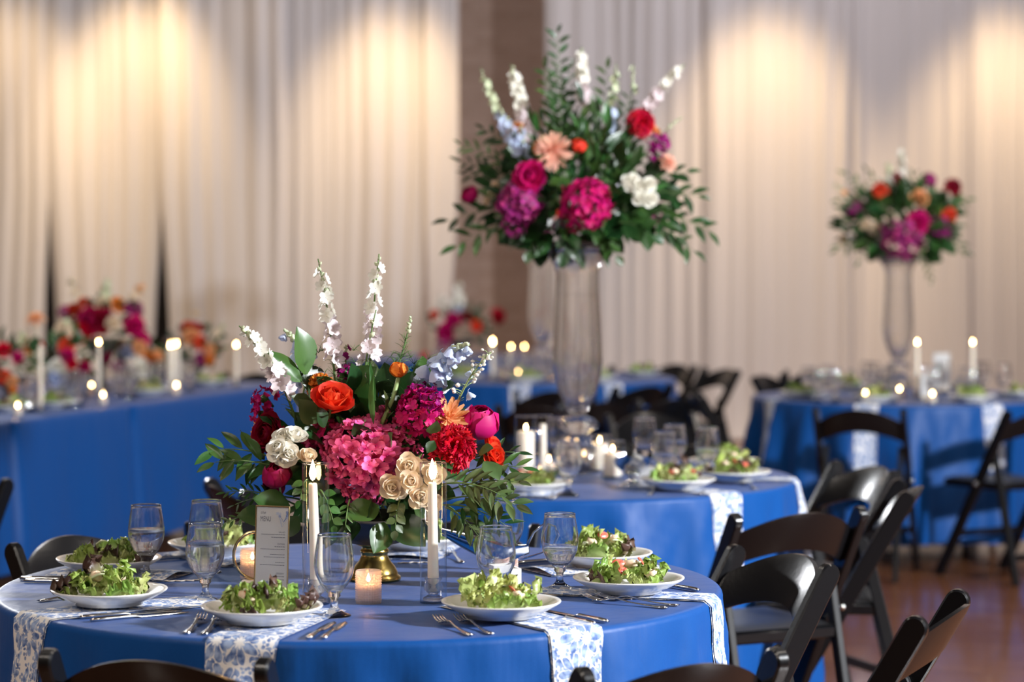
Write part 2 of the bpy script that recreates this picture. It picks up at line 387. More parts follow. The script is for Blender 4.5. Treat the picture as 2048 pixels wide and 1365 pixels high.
# ------------------------------------------------------------------ mesh helpers
class MB:
    def __init__(s):
        s.v, s.f, s.uv = [], [], {}
    def add(s, vs, fs, uvs=None):
        k = len(s.v)
        s.v += [tuple(p) for p in vs]
        s.f += [tuple(i + k for i in f) for f in fs]
        if uvs:
            for i, u in enumerate(uvs): s.uv[k + i] = u
        return s
    def grid(s, fn, nu, nv, closeu=False):
        vs, uvs = [], []
        cu = nu if closeu else nu + 1
        for j in range(nv + 1):
            for i in range(cu):
                u, v = i / nu, j / nv
                vs.append(fn(u, v)); uvs.append((u, v))
        fs = []
        for j in range(nv):
            for i in range(nu):
                a, b = j * cu + i, j * cu + (i + 1) % cu
                fs.append((a, b, b + cu, a + cu))
        return s.add(vs, fs, uvs)
    def lathe(s, prof, n=24, z0=0, cap=True, cx=0, cy=0):
        vs, fs = [], []
        for r, z in prof:
            for i in range(n):
                a = 2 * pi * i / n
                vs.append((cx + r * cos(a), cy + r * sin(a), z + z0))
        m = len(prof)
        for j in range(m - 1):
            for i in range(n):
                k = (i + 1) % n
                fs.append((j * n + i, j * n + k, (j + 1) * n + k, (j + 1) * n + i))
        if cap:
            if prof[0][0] > 1e-5: fs.append(tuple(range(n - 1, -1, -1)))
            if prof[-1][0] > 1e-5: fs.append(tuple((m - 1) * n + i for i in range(n)))
        return s.add(vs, fs)
    def tube(s, pts, r, n=6, cap=True, flat=1.0):
        pts = [Vector(p) for p in pts]
        rs = r if isinstance(r, (list, tuple)) else [r] * len(pts)
        vs, fs = [], []
        up = Vector((0.13, 0.31, 0.94))
        for i, p in enumerate(pts):
            t = (pts[min(i + 1, len(pts) - 1)] - pts[max(i - 1, 0)])
            t = t.normalized() if t.length > 1e-9 else Vector((0, 0, 1))
            x = up.cross(t)
            if x.length < 1e-3: x = Vector((1, 0, 0)).cross(t)
            x.normalize(); y = t.cross(x)
            for k in range(n):
                a = 2 * pi * k / n
                vs.append(p + (x * cos(a) + y * sin(a) * flat) * rs[i])
        for i in range(len(pts) - 1):
            for k in range(n):
                q = (k + 1) % n
                fs.append((i * n + k, i * n + q, (i + 1) * n + q, (i + 1) * n + k))
        if cap:
            fs.append(tuple(range(n - 1, -1, -1))); fs.append(tuple((len(pts) - 1) * n + k for k in range(n)))
        return s.add(vs, fs)
    def box(s, c, d, bev=0.0, mat=None):
        """box centred at c with size d, edges chamfered by bev"""
        hx, hy, hz = d[0] / 2, d[1] / 2, d[2] / 2
        b = min(bev, hx * .9, hy * .9, hz * .9)
        T = mat or Matrix.Identity(4)
        if b <= 0:
            vs = [(x, y, z) for z in (-hz, hz) for y in (-hy, hy) for x in (-hx, hx)]
            fs = [(0, 2, 3, 1), (4, 5, 7, 6), (0, 1, 5, 4), (2, 6, 7, 3), (0, 4, 6, 2), (1, 3, 7, 5)]
        else:
            vs, idx = [], {}
            for sx in (-1, 1):
                for sy in (-1, 1):
                    for sz in (-1, 1):
                        for ax in range(3):
                            p = [sx * (hx - b), sy * (hy - b), sz * (hz - b)]
                            p[ax] = (sx, sy, sz)[ax] * (hx, hy, hz)[ax]
                            idx[(sx, sy, sz, ax)] = len(vs); vs.append(tuple(p))
            g = lambda x, y, z, a: idx[(x, y, z, a)]
            fs = []
            for q in (-1, 1):
                fs.append((g(q, -1, -1, 0), g(q, 1, -1, 0), g(q, 1, 1, 0), g(q, -1, 1, 0))[::q])
                fs.append((g(-1, q, -1, 1), g(-1, q, 1, 1), g(1, q, 1, 1), g(1, q, -1, 1))[::q])
                fs.append((g(-1, -1, q, 2), g(1, -1, q, 2), g(1, 1, q, 2), g(-1, 1, q, 2))[::q])
            for a in (-1, 1):
                for c2 in (-1, 1):
                    k = a * c2
                    fs.append((g(a, c2, -1, 0), g(a, c2, -1, 1), g(a, c2, 1, 1), g(a, c2, 1, 0))[::k])
                    fs.append((g(a, -1, c2, 0), g(a, 1, c2, 0), g(a, 1, c2, 2), g(a, -1, c2, 2))[::k])
                    fs.append((g(-1, a, c2, 2), g(1, a, c2, 2), g(1, a, c2, 1), g(-1, a, c2, 1))[::k])
                    for e in (-1, 1):
                        fs.append((g(a, c2, e, 0), g(a, c2, e, 1), g(a, c2, e, 2))[::a * c2 * e])
        vs = [T @ (Vector(p) + (Vector((0, 0, 0)) if mat else Vector(c))) for p in vs]
        return s.add(vs, fs)
    def mesh(s, name, mat, smooth=True):
        me = bpy.data.meshes.new(name)
        me.from_pydata(s.v, [], s.f)
        me.materials.append(mat)
        if s.uv:
            ul = me.uv_layers.new(name='UVMap')
            for lp in me.loops:
                ul.data[lp.index].uv = s.uv.get(lp.vertex_index, (0, 0))
        if smooth:
            me.polygons.foreach_set('use_smooth', [True] * len(me.polygons))
        me.update()
        return me

def recalc(me):
    import bmesh
    bm = bmesh.new(); bm.from_mesh(me)
    bmesh.ops.recalc_face_normals(bm, faces=bm.faces)
    bm.to_mesh(me); bm.free()
    return me
def sharp(me, deg=35):
    me.set_sharp_from_angle(angle=radians(deg))
    return me

def obj(name, me, parent=None, mat4=None, loc=None):
    o = bpy.data.objects.new(name, me)
    COL.objects.link(o)
    if parent is not None: o.parent = parent
    if mat4 is not None: o.matrix_basis = mat4
    if loc is not None: o.location = loc
    return o
def tag(o, label, cat, group=None):
    o['label'] = label; o['category'] = cat
    if group: o['group'] = group
    return o
def thing(name, label, cat, loc=(0, 0, 0), rz=0.0, group=None):
    o = bpy.data.objects.new(name, None)
    o.empty_display_size = 0.05
    COL.objects.link(o)
    o.location = loc; o.rotation_euler = (0, 0, rz)
    return tag(o, label, cat, group)
def struct(name, me, parent=None):
    o = obj(name, me, parent)
    if parent is None: o['kind'] = 'structure'
    return o
def frame(p, zdir, spin=0.0, scale=1.0):
    """matrix whose z axis points along zdir"""
    z = Vector(zdir).normalized()
    q = Vector((0, 0, 1)).rotation_difference(z)
    S = scale if isinstance(scale, (tuple, list)) else (scale, scale, scale)
    return Matrix.Translation(p) @ q.to_matrix().to_4x4() @ Matrix.Rotation(spin, 4, 'Z') @ Matrix.Diagonal((*S, 1))

# ------------------------------------------------------------------ the room
def build_room():
    mb = MB(); mb.box((0, 8, -0.05), (26, 28, 0.1)); struct('floor', sharp(mb.mesh('floor', M['floor'])))
    mb = MB(); mb.box((0, 20.6, 2.6), (26, 0.3, 5.2)); struct('wall_back', sharp(mb.mesh('wall_back', M['brick'])))
    # flat dark panel that shows through the slits of the left drapes
    mb = MB(); mb.box((-4.3, 20.38, 1.05), (7.0, 0.08, 2.1), 0.01); struct('wall_panel', sharp(mb.mesh('wall_panel', M['dark'])))
build_room()

def drape(name, label, pt, pb, Y, seed, pleat=0.15, amp=0.075, mat='drape'):
    """hanging voile panel; pt/pb = pixel columns of its two edges above and near the floor"""
    rnd = random.Random(seed)
    X = lambda p: (p - 1024) / FPX * Y
    x0, x1, b0, b1 = X(pt[0]), X(pt[1]), X(pb[0]), X(pb[1])
    n = max(3, int((x1 - x0) / pleat))
    ws = [rnd.uniform(0.6, 1.5) for _ in range(n)]
    s = sum(ws); cuts = [0]
    for w in ws: cuts.append(cuts[-1] + w / s)
    aa = [rnd.uniform(0.5, 1.2) for _ in range(n)]
    us = []
    for i in range(n):
        for k in range(8): us.append((i, k / 8))
    us.append((n - 1, 1.0))
    zs = [0.02, 0.06, 0.14, 0.4, 0.8, 1.2, 1.6, 2.0, 2.4, 2.8, 3.2, 3.6, 4.0, 4.4, 4.9]
    mb = MB(); vs = []; nc = len(us)
    ph = rnd.uniform(0, 6)
    for z in zs:
        k = min(1, max(0, (2.25 - z) / 1.6)); k = k * k * (3 - 2 * k)
        e0, e1 = x0 + (b0 - x0) * k, x1 + (b1 - x1) * k
        pool = max(0, (0.16 - z) / 0.16)
        for i, t in us:
            u = cuts[i] + (cuts[i + 1] - cuts[i]) * t
            sw = 0.018 * sin(3.1 * z + i * 1.7 + ph) * (1 - abs(2 * t - 1))
            d = sin(pi * t) ** 1.3 * amp * aa[i] * (0.75 + 0.25 * sin(0.9 * z + i)) + 0.012 * sin(2 * pi * t * 3 + i)
            x = e0 + (e1 - e0) * u + sw * 0.5
            vs.append((x, Y - d - pool * 0.10 * aa[i], z))
    fs = [(j * nc + i, j * nc + i + 1, (j + 1) * nc + i + 1, (j + 1) * nc + i) for j in range(len(zs) - 1) for i in range(nc - 1)]
    mb.add(vs, fs)
    o = obj(name, mb.mesh(name, M[mat])); tag(o, label, 'curtain', 'ivory voile drapes along the back of the hall')
    return o
drape('drape_panel', 'ivory voile drape at the far left edge, behind the head table flowers', (-900, 100), (-900, 87), 18.9, 1)
drape('drape_panel', 'ivory voile drape between the two dark slits, behind the big red bouquet', (96, 330), (115, 307), 18.9, 2)
drape('drape_panel', 'greyish voile drape with a sharp straight edge, right of the second dark slit', (322, 572), (340, 568), 18.75, 3)
drape('drape_panel', 'golden lit voile drape beside the brown brick wall', (560, 856), (560, 842), 19.0, 4, 0.12, 0.06)
drape('drape_panel', 'narrow voile strip at the left edge of the brown brick wall', (850, 917), (858, 900), 18.9, 5, 0.09, 0.03)
drape('drape_panel', 'grey voile drape just behind the tall crystal vase', (1090, 1412), (1092, 1412), 19.1, 6)
drape('drape_panel', 'brightly lit voile drape between the two tall bouquets', (1408, 1700), (1408, 1704), 19.0, 7)
drape('drape_panel', 'shaded voile drape behind the far tall bouquet', (1694, 1950), (1694, 1946), 19.1, 8)
drape('drape_panel', 'warm lit voile drape at the far right edge of the hall', (1940, 2900), (1946, 2900), 19.0, 9)

# ------------------------------------------------------------------ tables under blue cloths
ZT = 0.76
class Cloth:
    def __init__(s, cx, cy, seed, R=0.762, hem=0.13, nf=11, amp=0.045):
        s.cx, s.cy, s.R, s.hem, s.rho, s.amp = cx, cy, R, hem, 0.014, amp
        rnd = random.Random(seed)
        s.t = [(nf + rnd.choice((-3, -2, 0, 2, 3, 5)), rnd.uniform(0, 6.28), rnd.uniform(0.5, 1)) for _ in range(4)]
        s.tot = sum(a for _, _, a in s.t)
    def pt(s, phi, r, off=0.0):
        r0 = s.R - s.rho
        if r <= r0:
            rr, z = r, ZT + off
        else:
            e = r - r0
            q = s.rho * pi / 2
            if e < q:
                a = e / s.rho
                rr, z = r0 + (s.rho + off) * sin(a), ZT - s.rho + (s.rho + off) * cos(a)
            else:
                d = e - q
                k = min(1, d / 0.55)
                f = sum(a * sin(n * phi + p) for n, p, a in s.t) / s.tot
                f = f if f > 0 else f * 0.8
                wr = 0.0035 * min(1, d / 0.05) * (sin(37 * phi + 1) + sin(53 * phi + 2.5 * d * 20) * 0.6 + sin(23 * phi))
                rr, z = s.R + wr + 0.035 * k + s.amp * 1.7 * f * k ** 0.9 + off, ZT - s.rho - d
        return Vector((s.cx + rr * cos(phi), s.cy + rr * sin(phi), z))
    def build(s, label, tlabel):
        n = 288
        rad = [0.12, 0.3, 0.5, 0.65, 0.72, s.R - s.rho] + [s.R - s.rho + s.rho * pi / 2 * k / 4 for k in range(1, 5)]
        last = rad[-1]; D = ZT - s.rho - s.hem
        rad += [last + D * (k / 18) for k in range(1, 19)]
        vs = [s.pt(2 * pi * i / n, r) - Vector((s.cx, s.cy, 0)) for r in rad for i in range(n)]
        fs = [tuple(range(n))]
        for j in range(len(rad) - 1):
            for i in range(n):
                k = (i + 1) % n
                fs.append((j * n + i, (j + 1) * n + i, (j + 1) * n + k, j * n + k))
        mb = MB(); mb.add(vs, fs)
        o = obj('tablecloth', mb.mesh('tablecloth', M['blue']), loc=(s.cx, s.cy, 0)); tag(o, label, 'tablecloth', 'royal blue tablecloths')
        t = thing('round_table', tlabel, 'table', (s.cx, s.cy, 0))
        mb = MB(); mb.lathe([(0.0, 0.733), (0.745, 0.733), (0.748, 0.74), (0.745, 0.755), (0.0, 0.755)], 48)
        obj('tabletop', sharp(mb.mesh('tabletop', M['tabletop'])), t)
        for k in range(4):
            a = pi / 4 + k * pi / 2
            mb = MB(); mb.tube([(0.45 * cos(a), 0.45 * sin(a), 0.733), (0.52 * cos(a), 0.52 * sin(a), 0.0)], 0.014, 8)
            obj('leg', mb.mesh('leg', M['bolt']), t)
        return o
T1 = Cloth(-0.322, 5.125, 3, R=0.768, amp=0.030); T2 = Cloth(0.14, 7.65, 8, nf=14, amp=0.055); T3 = Cloth(1.96, 12.03, 5, hem=0.11, nf=15, amp=0.075); T4 = Cloth(0.175, 13.83, 6, nf=15, amp=0.07); T5 = Cloth(-0.40, 16.6, 7)
T1.build('royal blue cloth on the front round table with the menu card', 'folding round table hidden under the front blue cloth')
T2.build('royal blue cloth on the round table carrying the tall crystal vase', 'folding round table under the cloth below the crystal vase')
T3.build('royal blue cloth on the round table under the far right bouquet', 'folding round table under the cloth below the far right bouquet')
T4.build('royal blue cloth on the round table straight behind the crystal vase', 'folding round table straight behind the crystal vase table')
T5.build('royal blue cloth on the distant round table before the brown wall', 'folding round table before the brown wall')

# long head table
HA, HB = onz(0, 846, ZT), onz(575, 768, ZT)
HD = (HB - HA).normalized(); HN = Vector((-HD.y, HD.x, 0))     # HN points away from the aisle
HL = (HB - HA).length
H0 = HA - HD * 1.3
HLEN = HL + 1.3 + 0.15
def head(px, py, z=ZT):
    return onz(px, py, z)
def build_head():
    W = 1.35
    rnd = random.Random(12)
    per = []
    def line(p, q, n):
        for i in range(n): per.append(p + (q - p) * (i / n))
    c = [Vector((0, 0)), Vector((HLEN, 0)), Vector((HLEN, W)), Vector((0, W))]
    line(c[0], c[1], 200); line(c[1], c[2], 60); line(c[2], c[3], 60); line(c[3], c[0], 40)
    nrm = [Vector((0, -1))] * 200 + [Vector((1, 0))] * 60 + [Vector((0, 1))] * 60 + [Vector((-1, 0))] * 40
    base = H0
    rows = [(0, 0.0), (0.006, 0.002), (0.012, 0.008), (0.014, 0.02)] + [(0.014, 0.02 + 0.615 * k / 14) for k in range(1, 15)]
    folds = [((HA + HD * d) - H0).dot(HD) for d in (0.08, HL * 0.385)]
    vs = []; n = len(per)
    for off, d in rows:
        k = min(1, d / 0.5)
        for i, (p, q) in enumerate(zip(per, nrm)):
            s = i / 6.0
            f = (sin(s * 1.3) + 0.6 * sin(s * 2.1 + 1)) * 0.005 * k
            for fo in folds:
                if i < 200:
                    g = p.x - fo
                    f -= 0.07 * math.exp(-(g / 0.016) ** 2) * min(1, d / 0.05)
                    f += 0.006 * math.exp(-((g - 0.09) / 0.06) ** 2) * k
            w = p + q * (off + f + 0.03 * k)
            vs.append(base + HD * w.x + HN * w.y + Vector((0, 0, -d)))
    fs = [tuple(range(n))] + [(j * n + i, (j + 1) * n + i, (j + 1) * n + (i + 1) % n, j * n + (i + 1) % n) for j in range(len(rows) - 1) for i in range(n)]
    o = obj('tablecloth', MB().add(vs, fs).mesh('tablecloth', M['blue'])); tag(o, 'royal blue cloth with a deep vertical fold on the long head table', 'tablecloth', 'royal blue tablecloths')
    t = thing('banquet_table', 'long head table under the blue cloth at the left', 'table', base)
    mb = MB(); R = Matrix.Translation(HD * (HLEN / 2) + HN * (W / 2) + Vector((0, 0, -0.018))) @ Matrix.Rotation(atan2(HD.y, HD.x), 4, 'Z')
    mb.box((0, 0, 0), (HLEN - 0.02, W - 0.02, 0.025), 0.004, R); obj('tabletop', mb.mesh('tabletop', M['tabletop']), t)
    for a in (0.2, HLEN - 0.2):
        for b in (0.2, W - 0.2):
            p = HD * a + HN * b
            mb = MB(); mb.tube([p + Vector((0, 0, -0.03)), Vector((p.x, p.y, -ZT))], 0.016, 8); obj('leg', mb.mesh('leg', M['bolt']), t)
build_head()

# ------------------------------------------------------------------ black folding chairs
def slab(poly, x0, x1, bev):
    """polygon in the yz plane, extruded along x with chamfered rims"""
    n = len(poly)
    ins = []
    for i in range(n):
        a, b, c = Vector(poly[i - 1]), Vector(poly[i]), Vector(poly[(i + 1) % n])
        d1, d2 = (b - a).normalized(), (c - b).normalized()
        nn = Vector((-(d1.y + d2.y), d1.x + d2.x))
        nn = nn.normalized() if nn.length > 1e-6 else Vector((0, 0))
        ins.append(b + nn * bev)
    vs = []
    for x, P in ((x0, ins), (x0 + bev, poly), (x1 - bev, poly), (x1, ins)):
        vs += [(x, p[0], p[1]) for p in P]
    fs = [tuple(range(n))[::-1], tuple(range(3 * n, 4 * n))]
    for j in range(3):
        for i in range(n):
            k = (i + 1) % n
            fs.append((j * n + i, j * n + k, (j + 1) * n + k, (j + 1) * n + i))
    return vs, fs
def bar_poly(y0, z0, y1, z1, w, round_top=True):
    d = Vector((y1 - y0, z1 - z0)).normalized(); q = Vector((d.y, -d.x)) * (w / 2)
    a, b = Vector((y0, z0)), Vector((y1, z1))
    pts = [a - q, a + q]
    if round_top:
        c = b - d * (w / 2)
        for k in range(9):
            t = -pi / 2 + pi * k / 8
            pts.append(c + d * (w / 2) * cos(t) - q * sin(t))
    else:
        pts += [b + q, b - q]
    return [(p.x, p.y) for p in pts]
def chair_meshes():
    R = {}
    zt, yt, yf = 0.775, -0.25, 0.20
    sl = (yf - yt) / zt
    yl = lambda z: yt + (zt - z) * sl
    for s, nm in ((-1, 'legL'), (1, 'legR')):
        v, f = slab(bar_poly(yf, 0, yt, zt, 0.050), s * 0.198 - 0.013, s * 0.198 + 0.013, 0.004)
        R[nm] = sharp(recalc(MB().add(v, f).mesh('front_leg', M['black'])), 40)
        v, f = slab(bar_poly(-0.275, 0, -0.125, 0.60, 0.034), s * 0.170 - 0.011, s * 0.170 + 0.011, 0.003)
        R['rear' + nm] = sharp(recalc(MB().add(v, f).mesh('rear_leg', M['satin'])), 40)
        mb = MB(); T = Matrix.Translation((s * 0.212, yl(0.44), 0.44)) @ Matrix.Rotation(pi / 2, 4, 'Y')
        mb.lathe([(0.0, -0.006), (0.009, -0.006), (0.009, 0.002), (0.005, 0.006), (0, 0.006)], 10)
        mb.v = [tuple(T @ Vector(p)) for p in mb.v]; R['bolt' + nm] = mb.mesh('hinge_bolt', M['bolt'])
    sec = [(-1, -.7), (-.7, -1), (.7, -1), (1, -.7), (1, .7), (.7, 1), (-.7, 1), (-1, .7)]
    def bk(u, v):
        pass
    vs, fs = [], []
    nu = 18
    for i in range(nu + 1):
        u = -1 + 2 * i / nu
        b = 1 - u * u
        zb, ztp = 0.618 + 0.050 * b, 0.712 + 0.062 * b
        for a, c in sec:
            z = (zb + ztp) / 2 + c * (ztp - zb) / 2
            y = yl(z) - 0.048 * b + a * 0.008 + 0.004
            vs.append((u * 0.187, y, z))
    for i in range(nu):
        for k in range(8):
            q = (k + 1) % 8
            fs.append((i * 8 + k, i * 8 + q, (i + 1) * 8 + q, (i + 1) * 8 + k))
    fs += [tuple(range(8)), tuple(nu * 8 + k for k in range(8))]
    R['back'] = sharp(recalc(MB().add(vs, fs).mesh('backrest', M['black'])), 40)
    def seat(u, v):
        x = -1 + 2 * u; y = -1 + 2 * v
        e = max(abs(x), abs(y))
        return (x * 0.172, y * 0.185 + 0.01, 0.448 + 0.012 * (1 - e ** 6) - 0.008 * (1 - x * x) * (1 - y * y))
    mb = MB(); mb.box((0, 0.01, 0.428), (0.352, 0.378, 0.034), 0.006); R['seat'] = sharp(mb.mesh('seat', M['black']), 40)
    R['pad'] = MB().grid(seat, 10, 10).mesh('seat_pad', M['pad'])
    mb = MB(); mb.box((0, yl(0.20), 0.20), (0.38, 0.016, 0.030), 0.003); R['st1'] = sharp(mb.mesh('stretcher', M['black']))
    mb = MB(); mb.box((0, -0.245, 0.12), (0.33, 0.014, 0.030), 0.003); R['st2'] = sharp(mb.mesh('stretcher', M['black']))
    return R
CH = chair_meshes()
def chair(x, y, th, label, group, slide=0.0):
    """x, y = middle of the backrest top; th = bearing of the chair seen from its table, degrees"""
    t = radians(th); f = Vector((-cos(t), -sin(t)))
    p = Vector((x, y)) + f * (0.25)
    c = thing('folding_chair', label, 'chair', (p.x, p.y, 0), atan2(f.y, f.x) - pi / 2, group)
    for k in ('legL', 'legR'):
        l = obj('front_leg', CH[k], c); obj('hinge_bolt', CH['bolt' + k], l)
        obj('rear_leg', CH['rear' + k], c)
    obj('backrest', CH['back'], c)
    s = obj('seat', CH['seat'], c); obj('seat_pad', CH['pad'], s)
    obj('stretcher', CH['st1'], c); obj('stretcher', CH['st2'], c)
    return c
G1, G2, G3, G4 = 'chairs around the front table', 'chairs around the crystal vase table', 'chairs by the far right table', 'chairs in the dark behind the crystal vase'
chair(-0.615, 4.12, -104, 'black folding chair at the lower edge, before the plate under the menu card', G1)
chair(0.295, 4.08, -60, 'black folding chair cut off by the lower edge, before the blue floral napkin', G1)
chair(0.850, 4.74, -22, 'black folding chair pulled out over the bare floor, lower right corner', G1)
chair(0.625, 5.52, 26, 'glossy black folding chair with a white highlight on its backrest', G1)
chair(-0.13, 6.20, 76, 'black folding chair behind the silver sauce boat, mostly hidden', G1)
chair(-0.64, 6.25, 106, 'black folding chair hidden behind the flowers and menu card', G1)
chair(-1.06, 5.88, 138, 'black folding chair behind the salads at the left end of the front table', G1)
chair(0.775, 6.47, -64, 'black folding chair seen from behind, before the napkin of the crystal vase table', G2)
chair(1.175, 7.18, -6, 'black folding chair seen sideways with one long slanting leg, right of the middle table', G2)
chair(1.16, 7.86, 20, 'black folding chair with a curved shiny backrest in front of the right blue cloth', G2)
chair(-0.86, 7.22, -158, 'black folding chair between the head table and the front bouquet', G2)
chair(0.62, 8.72, 62, 'black folding chair behind the paired goblets of the crystal vase table', G2)
chair(-0.10, 8.85, 105, 'black folding chair behind the white candle cylinders', G2)
chair(-1.72, 7.50, 62, 'black folding chair corner at the left edge of the picture', None)
chair(1.555, 10.82, -108, 'black folding chair seen from behind before the far right table', G3)
chair(2.36, 10.75, -58, 'black folding chair at the right edge beside the far right table', G3)
chair(0.92, 11.95, 178, 'black folding chair facing right towards the far right table, slanting leg', G3)
chair(1.47, 13.9, 150, 'black folding chair behind the left corner of the far right table', G3)
chair(1.84, 14.5, 95, 'low dark folding chair just right of the one behind the far right table corner', G3)
chair(0.22, 12.30, -86, 'black folding chair left of the crystal vase stem in the distance', G4)
chair(0.70, 12.75, -48, 'dark folding chair right of the crystal vase body in the distance', G4)
chair(0.80, 14.98, 60, 'dark folding chair behind the candles right of the crystal vase', G4)
chair(1.02, 15.30, 42, 'tallest showing dark folding chair against the grey drape', G4)
chair(1.28, 14.7, 25, 'dark folding chair with a slanting upright against the drape', G4)
chair(1.70, 13.20, 104, 'dark folding chair across the far right table, left of its vase', G3)
chair(2.36, 13.15, 70, 'dark folding chair across the far right table, right of its tapers', G3)
chair(0.42, 11.35, -72, 'dark folding chair close right of the crystal vase stem, seen from behind', G4)
chair(0.76, 11.60, -50, 'dark folding chair between the crystal vase and the paired goblets', G4)
chair(0.60, 10.50, 110, 'dark folding chair directly above the paired goblets', G4)
chair(0.12, 11.00, -110, 'dark folding chair straight behind the crystal vase knob', G4)
chair(-1.50, 14.1, 60, 'dark folding chair at the far end of the head table', None)

# ------------------------------------------------------------------ place settings
def hem_pts(c, th, a, b, off):
    """flat napkin coordinates (a along the seat's radius, b across) laid over a round cloth"""
    x, y = a * cos(th) - b * sin(th), a * sin(th) + b * cos(th)
    return c.pt(atan2(y, x), hypot(x, y), off)
def napkin(c, thd, label, group, r0=0.38, drop=0.27, w=0.135, skew=0.0, shift=0.0, folded=False):
    th = radians(thd)
    nu, nv = 10, 44
    r1 = (0.70 if folded else c.R + drop)
    def fn(u, v):
        b = (u - 0.5) * w + shift + skew * (v - 0.5)
        a = r0 + (r1 - r0) * v
        lift = 0.0045 + 0.0022 * sin(9 * v + u * 3) * (u * (1 - u) * 4)
        if folded: lift += 0.006 * sin(pi * u)
        return hem_pts(c, th, a, b, lift)
    mb = MB(); mb.grid(fn, nu, nv)
    k = len(mb.v)
    mb.uv = {i: ((i % (nu + 1)) / nu * w + shift + thd * 0.37, (i // (nu + 1)) / nv * (r1 - r0)) for i in range(k)}
    # lower layer of the folded linen
    def fn2(u, v):
        b = (u - 0.5) * (w + 0.006) + shift + skew * (v - 0.5)
        return hem_pts(c, th, r0 - 0.004 + (r1 + 0.004 - r0) * v, b, 0.0022)
    mb.grid(fn2, nu, nv)
    for i in range(k, len(mb.v)): mb.uv[i] = ((i % (nu + 1)) / nu * w + thd * 0.2 + .5, ((i - k) // (nu + 1)) / nv * (r1 - r0))
    ctr = c.pt(th, 0.5)
    mb.v = [tuple(Vector(p) - ctr) for p in mb.v]
    o = obj('napkin', mb.mesh('napkin', M['napkin']), loc=ctr)
    return tag(o, label, 'napkin', group)

PLATE = MB().lathe([(0.0, 0.004), (0.055, 0.004), (0.062, 0.0), (0.067, 0.0), (0.069, 0.006), (0.088, 0.012), (0.108, 0.023), (0.1145, 0.0275), (0.1155, 0.0295), (0.1145, 0.031),
                    (0.107, 0.0285), (0.090, 0.019), (0.080, 0.013), (0.068, 0.0105), (0.0, 0.0095)], 56).mesh('plate', M['china'])
def ruffle_leaf(name, seed, mat, frill=0.30, width=0.62):
    rnd = random.Random(seed)
    p1, p2, p3 = rnd.uniform(0, 6), rnd.uniform(0, 6), rnd.uniform(0, 6)
    cv = rnd.uniform(0.15, 0.5)
    def fn(u, v):
        x = (u - 0.5) * 2
        wd = width * (0.22 + 0.78 * sin(pi * min(1, 0.08 + v * 0.86)) ** 0.7)
        e = abs(x) ** 2 * (0.3 + v) + max(0, v - 0.7) * 2.2
        z = frill * 0.5 * e * sin(11 * v + 4.2 * x + p1) + frill * 0.35 * e * sin(19 * v - 9 * x + p2)
        yy = v + 0.13 * e * sin(19 * x + p3)
        return (x * wd * (1 + 0.18 * sin(23 * v + p2) * abs(x)), yy, z + cv * v * v - 0.25 * x * x * (1 - v))
    return MB().grid(fn, 12, 11).mesh(name, mat)
LET = [ruffle_leaf('lettuce_leaf', 11 + i, M[m], fr, wd) for i, (m, fr, wd) in enumerate(
    [('lett', .34, .60), ('lett', .42, .50), ('lett2', .34, .66), ('lett2', .30, .45), ('lettp', .34, .55), ('lett', .5, .7), ('lett2', .42, .38)])]
def lumpy(name, mat, sx, sy, sz, seed):
    rnd = random.Random(seed); a, b, c = [rnd.uniform(0, 6) for _ in range(3)]
    def fn(u, v):
        t, p = u * 2 * pi, (v - 0.5) * pi
        r = 1 + 0.12 * sin(3 * t + a) * cos(p) + 0.10 * sin(5 * p + b) + 0.08 * sin(4 * t + 3 * p + c)
        return (sx * r * cos(p) * cos(t), sy * r * cos(p) * sin(t), sz * r * sin(p))
    return MB().grid(fn, 10, 6, True).mesh(name, mat)
FRUIT = [lumpy('fruit_piece', M['shrimp'], 0.017, 0.012, 0.009, 1), lumpy('fruit_piece', M['shrimp'], 0.013, 0.013, 0.010, 2)]
def slice_mesh():
    mb = MB(); mb.lathe([(0.0, 0.0), (0.014, 0.0), (0.0175, 0.0015), (0.0165, 0.0035), (0.0, 0.004)], 14)
    mb.v = [(x, y * 0.7, z + 6 * x * x) for x, y, z in mb.v]
    return mb.mesh('red_slice', M['berry'])
RSL = slice_mesh()
RIB = MB().tube([(-0.022, 0, 0), (-0.01, 0.004, 0.004), (0.008, 0.003, 0.003), (0.022, -0.004, -0.002)], [0.002, 0.004, 0.005, 0.0025], 6, flat=0.6).mesh('pale_rib', M['rib'])

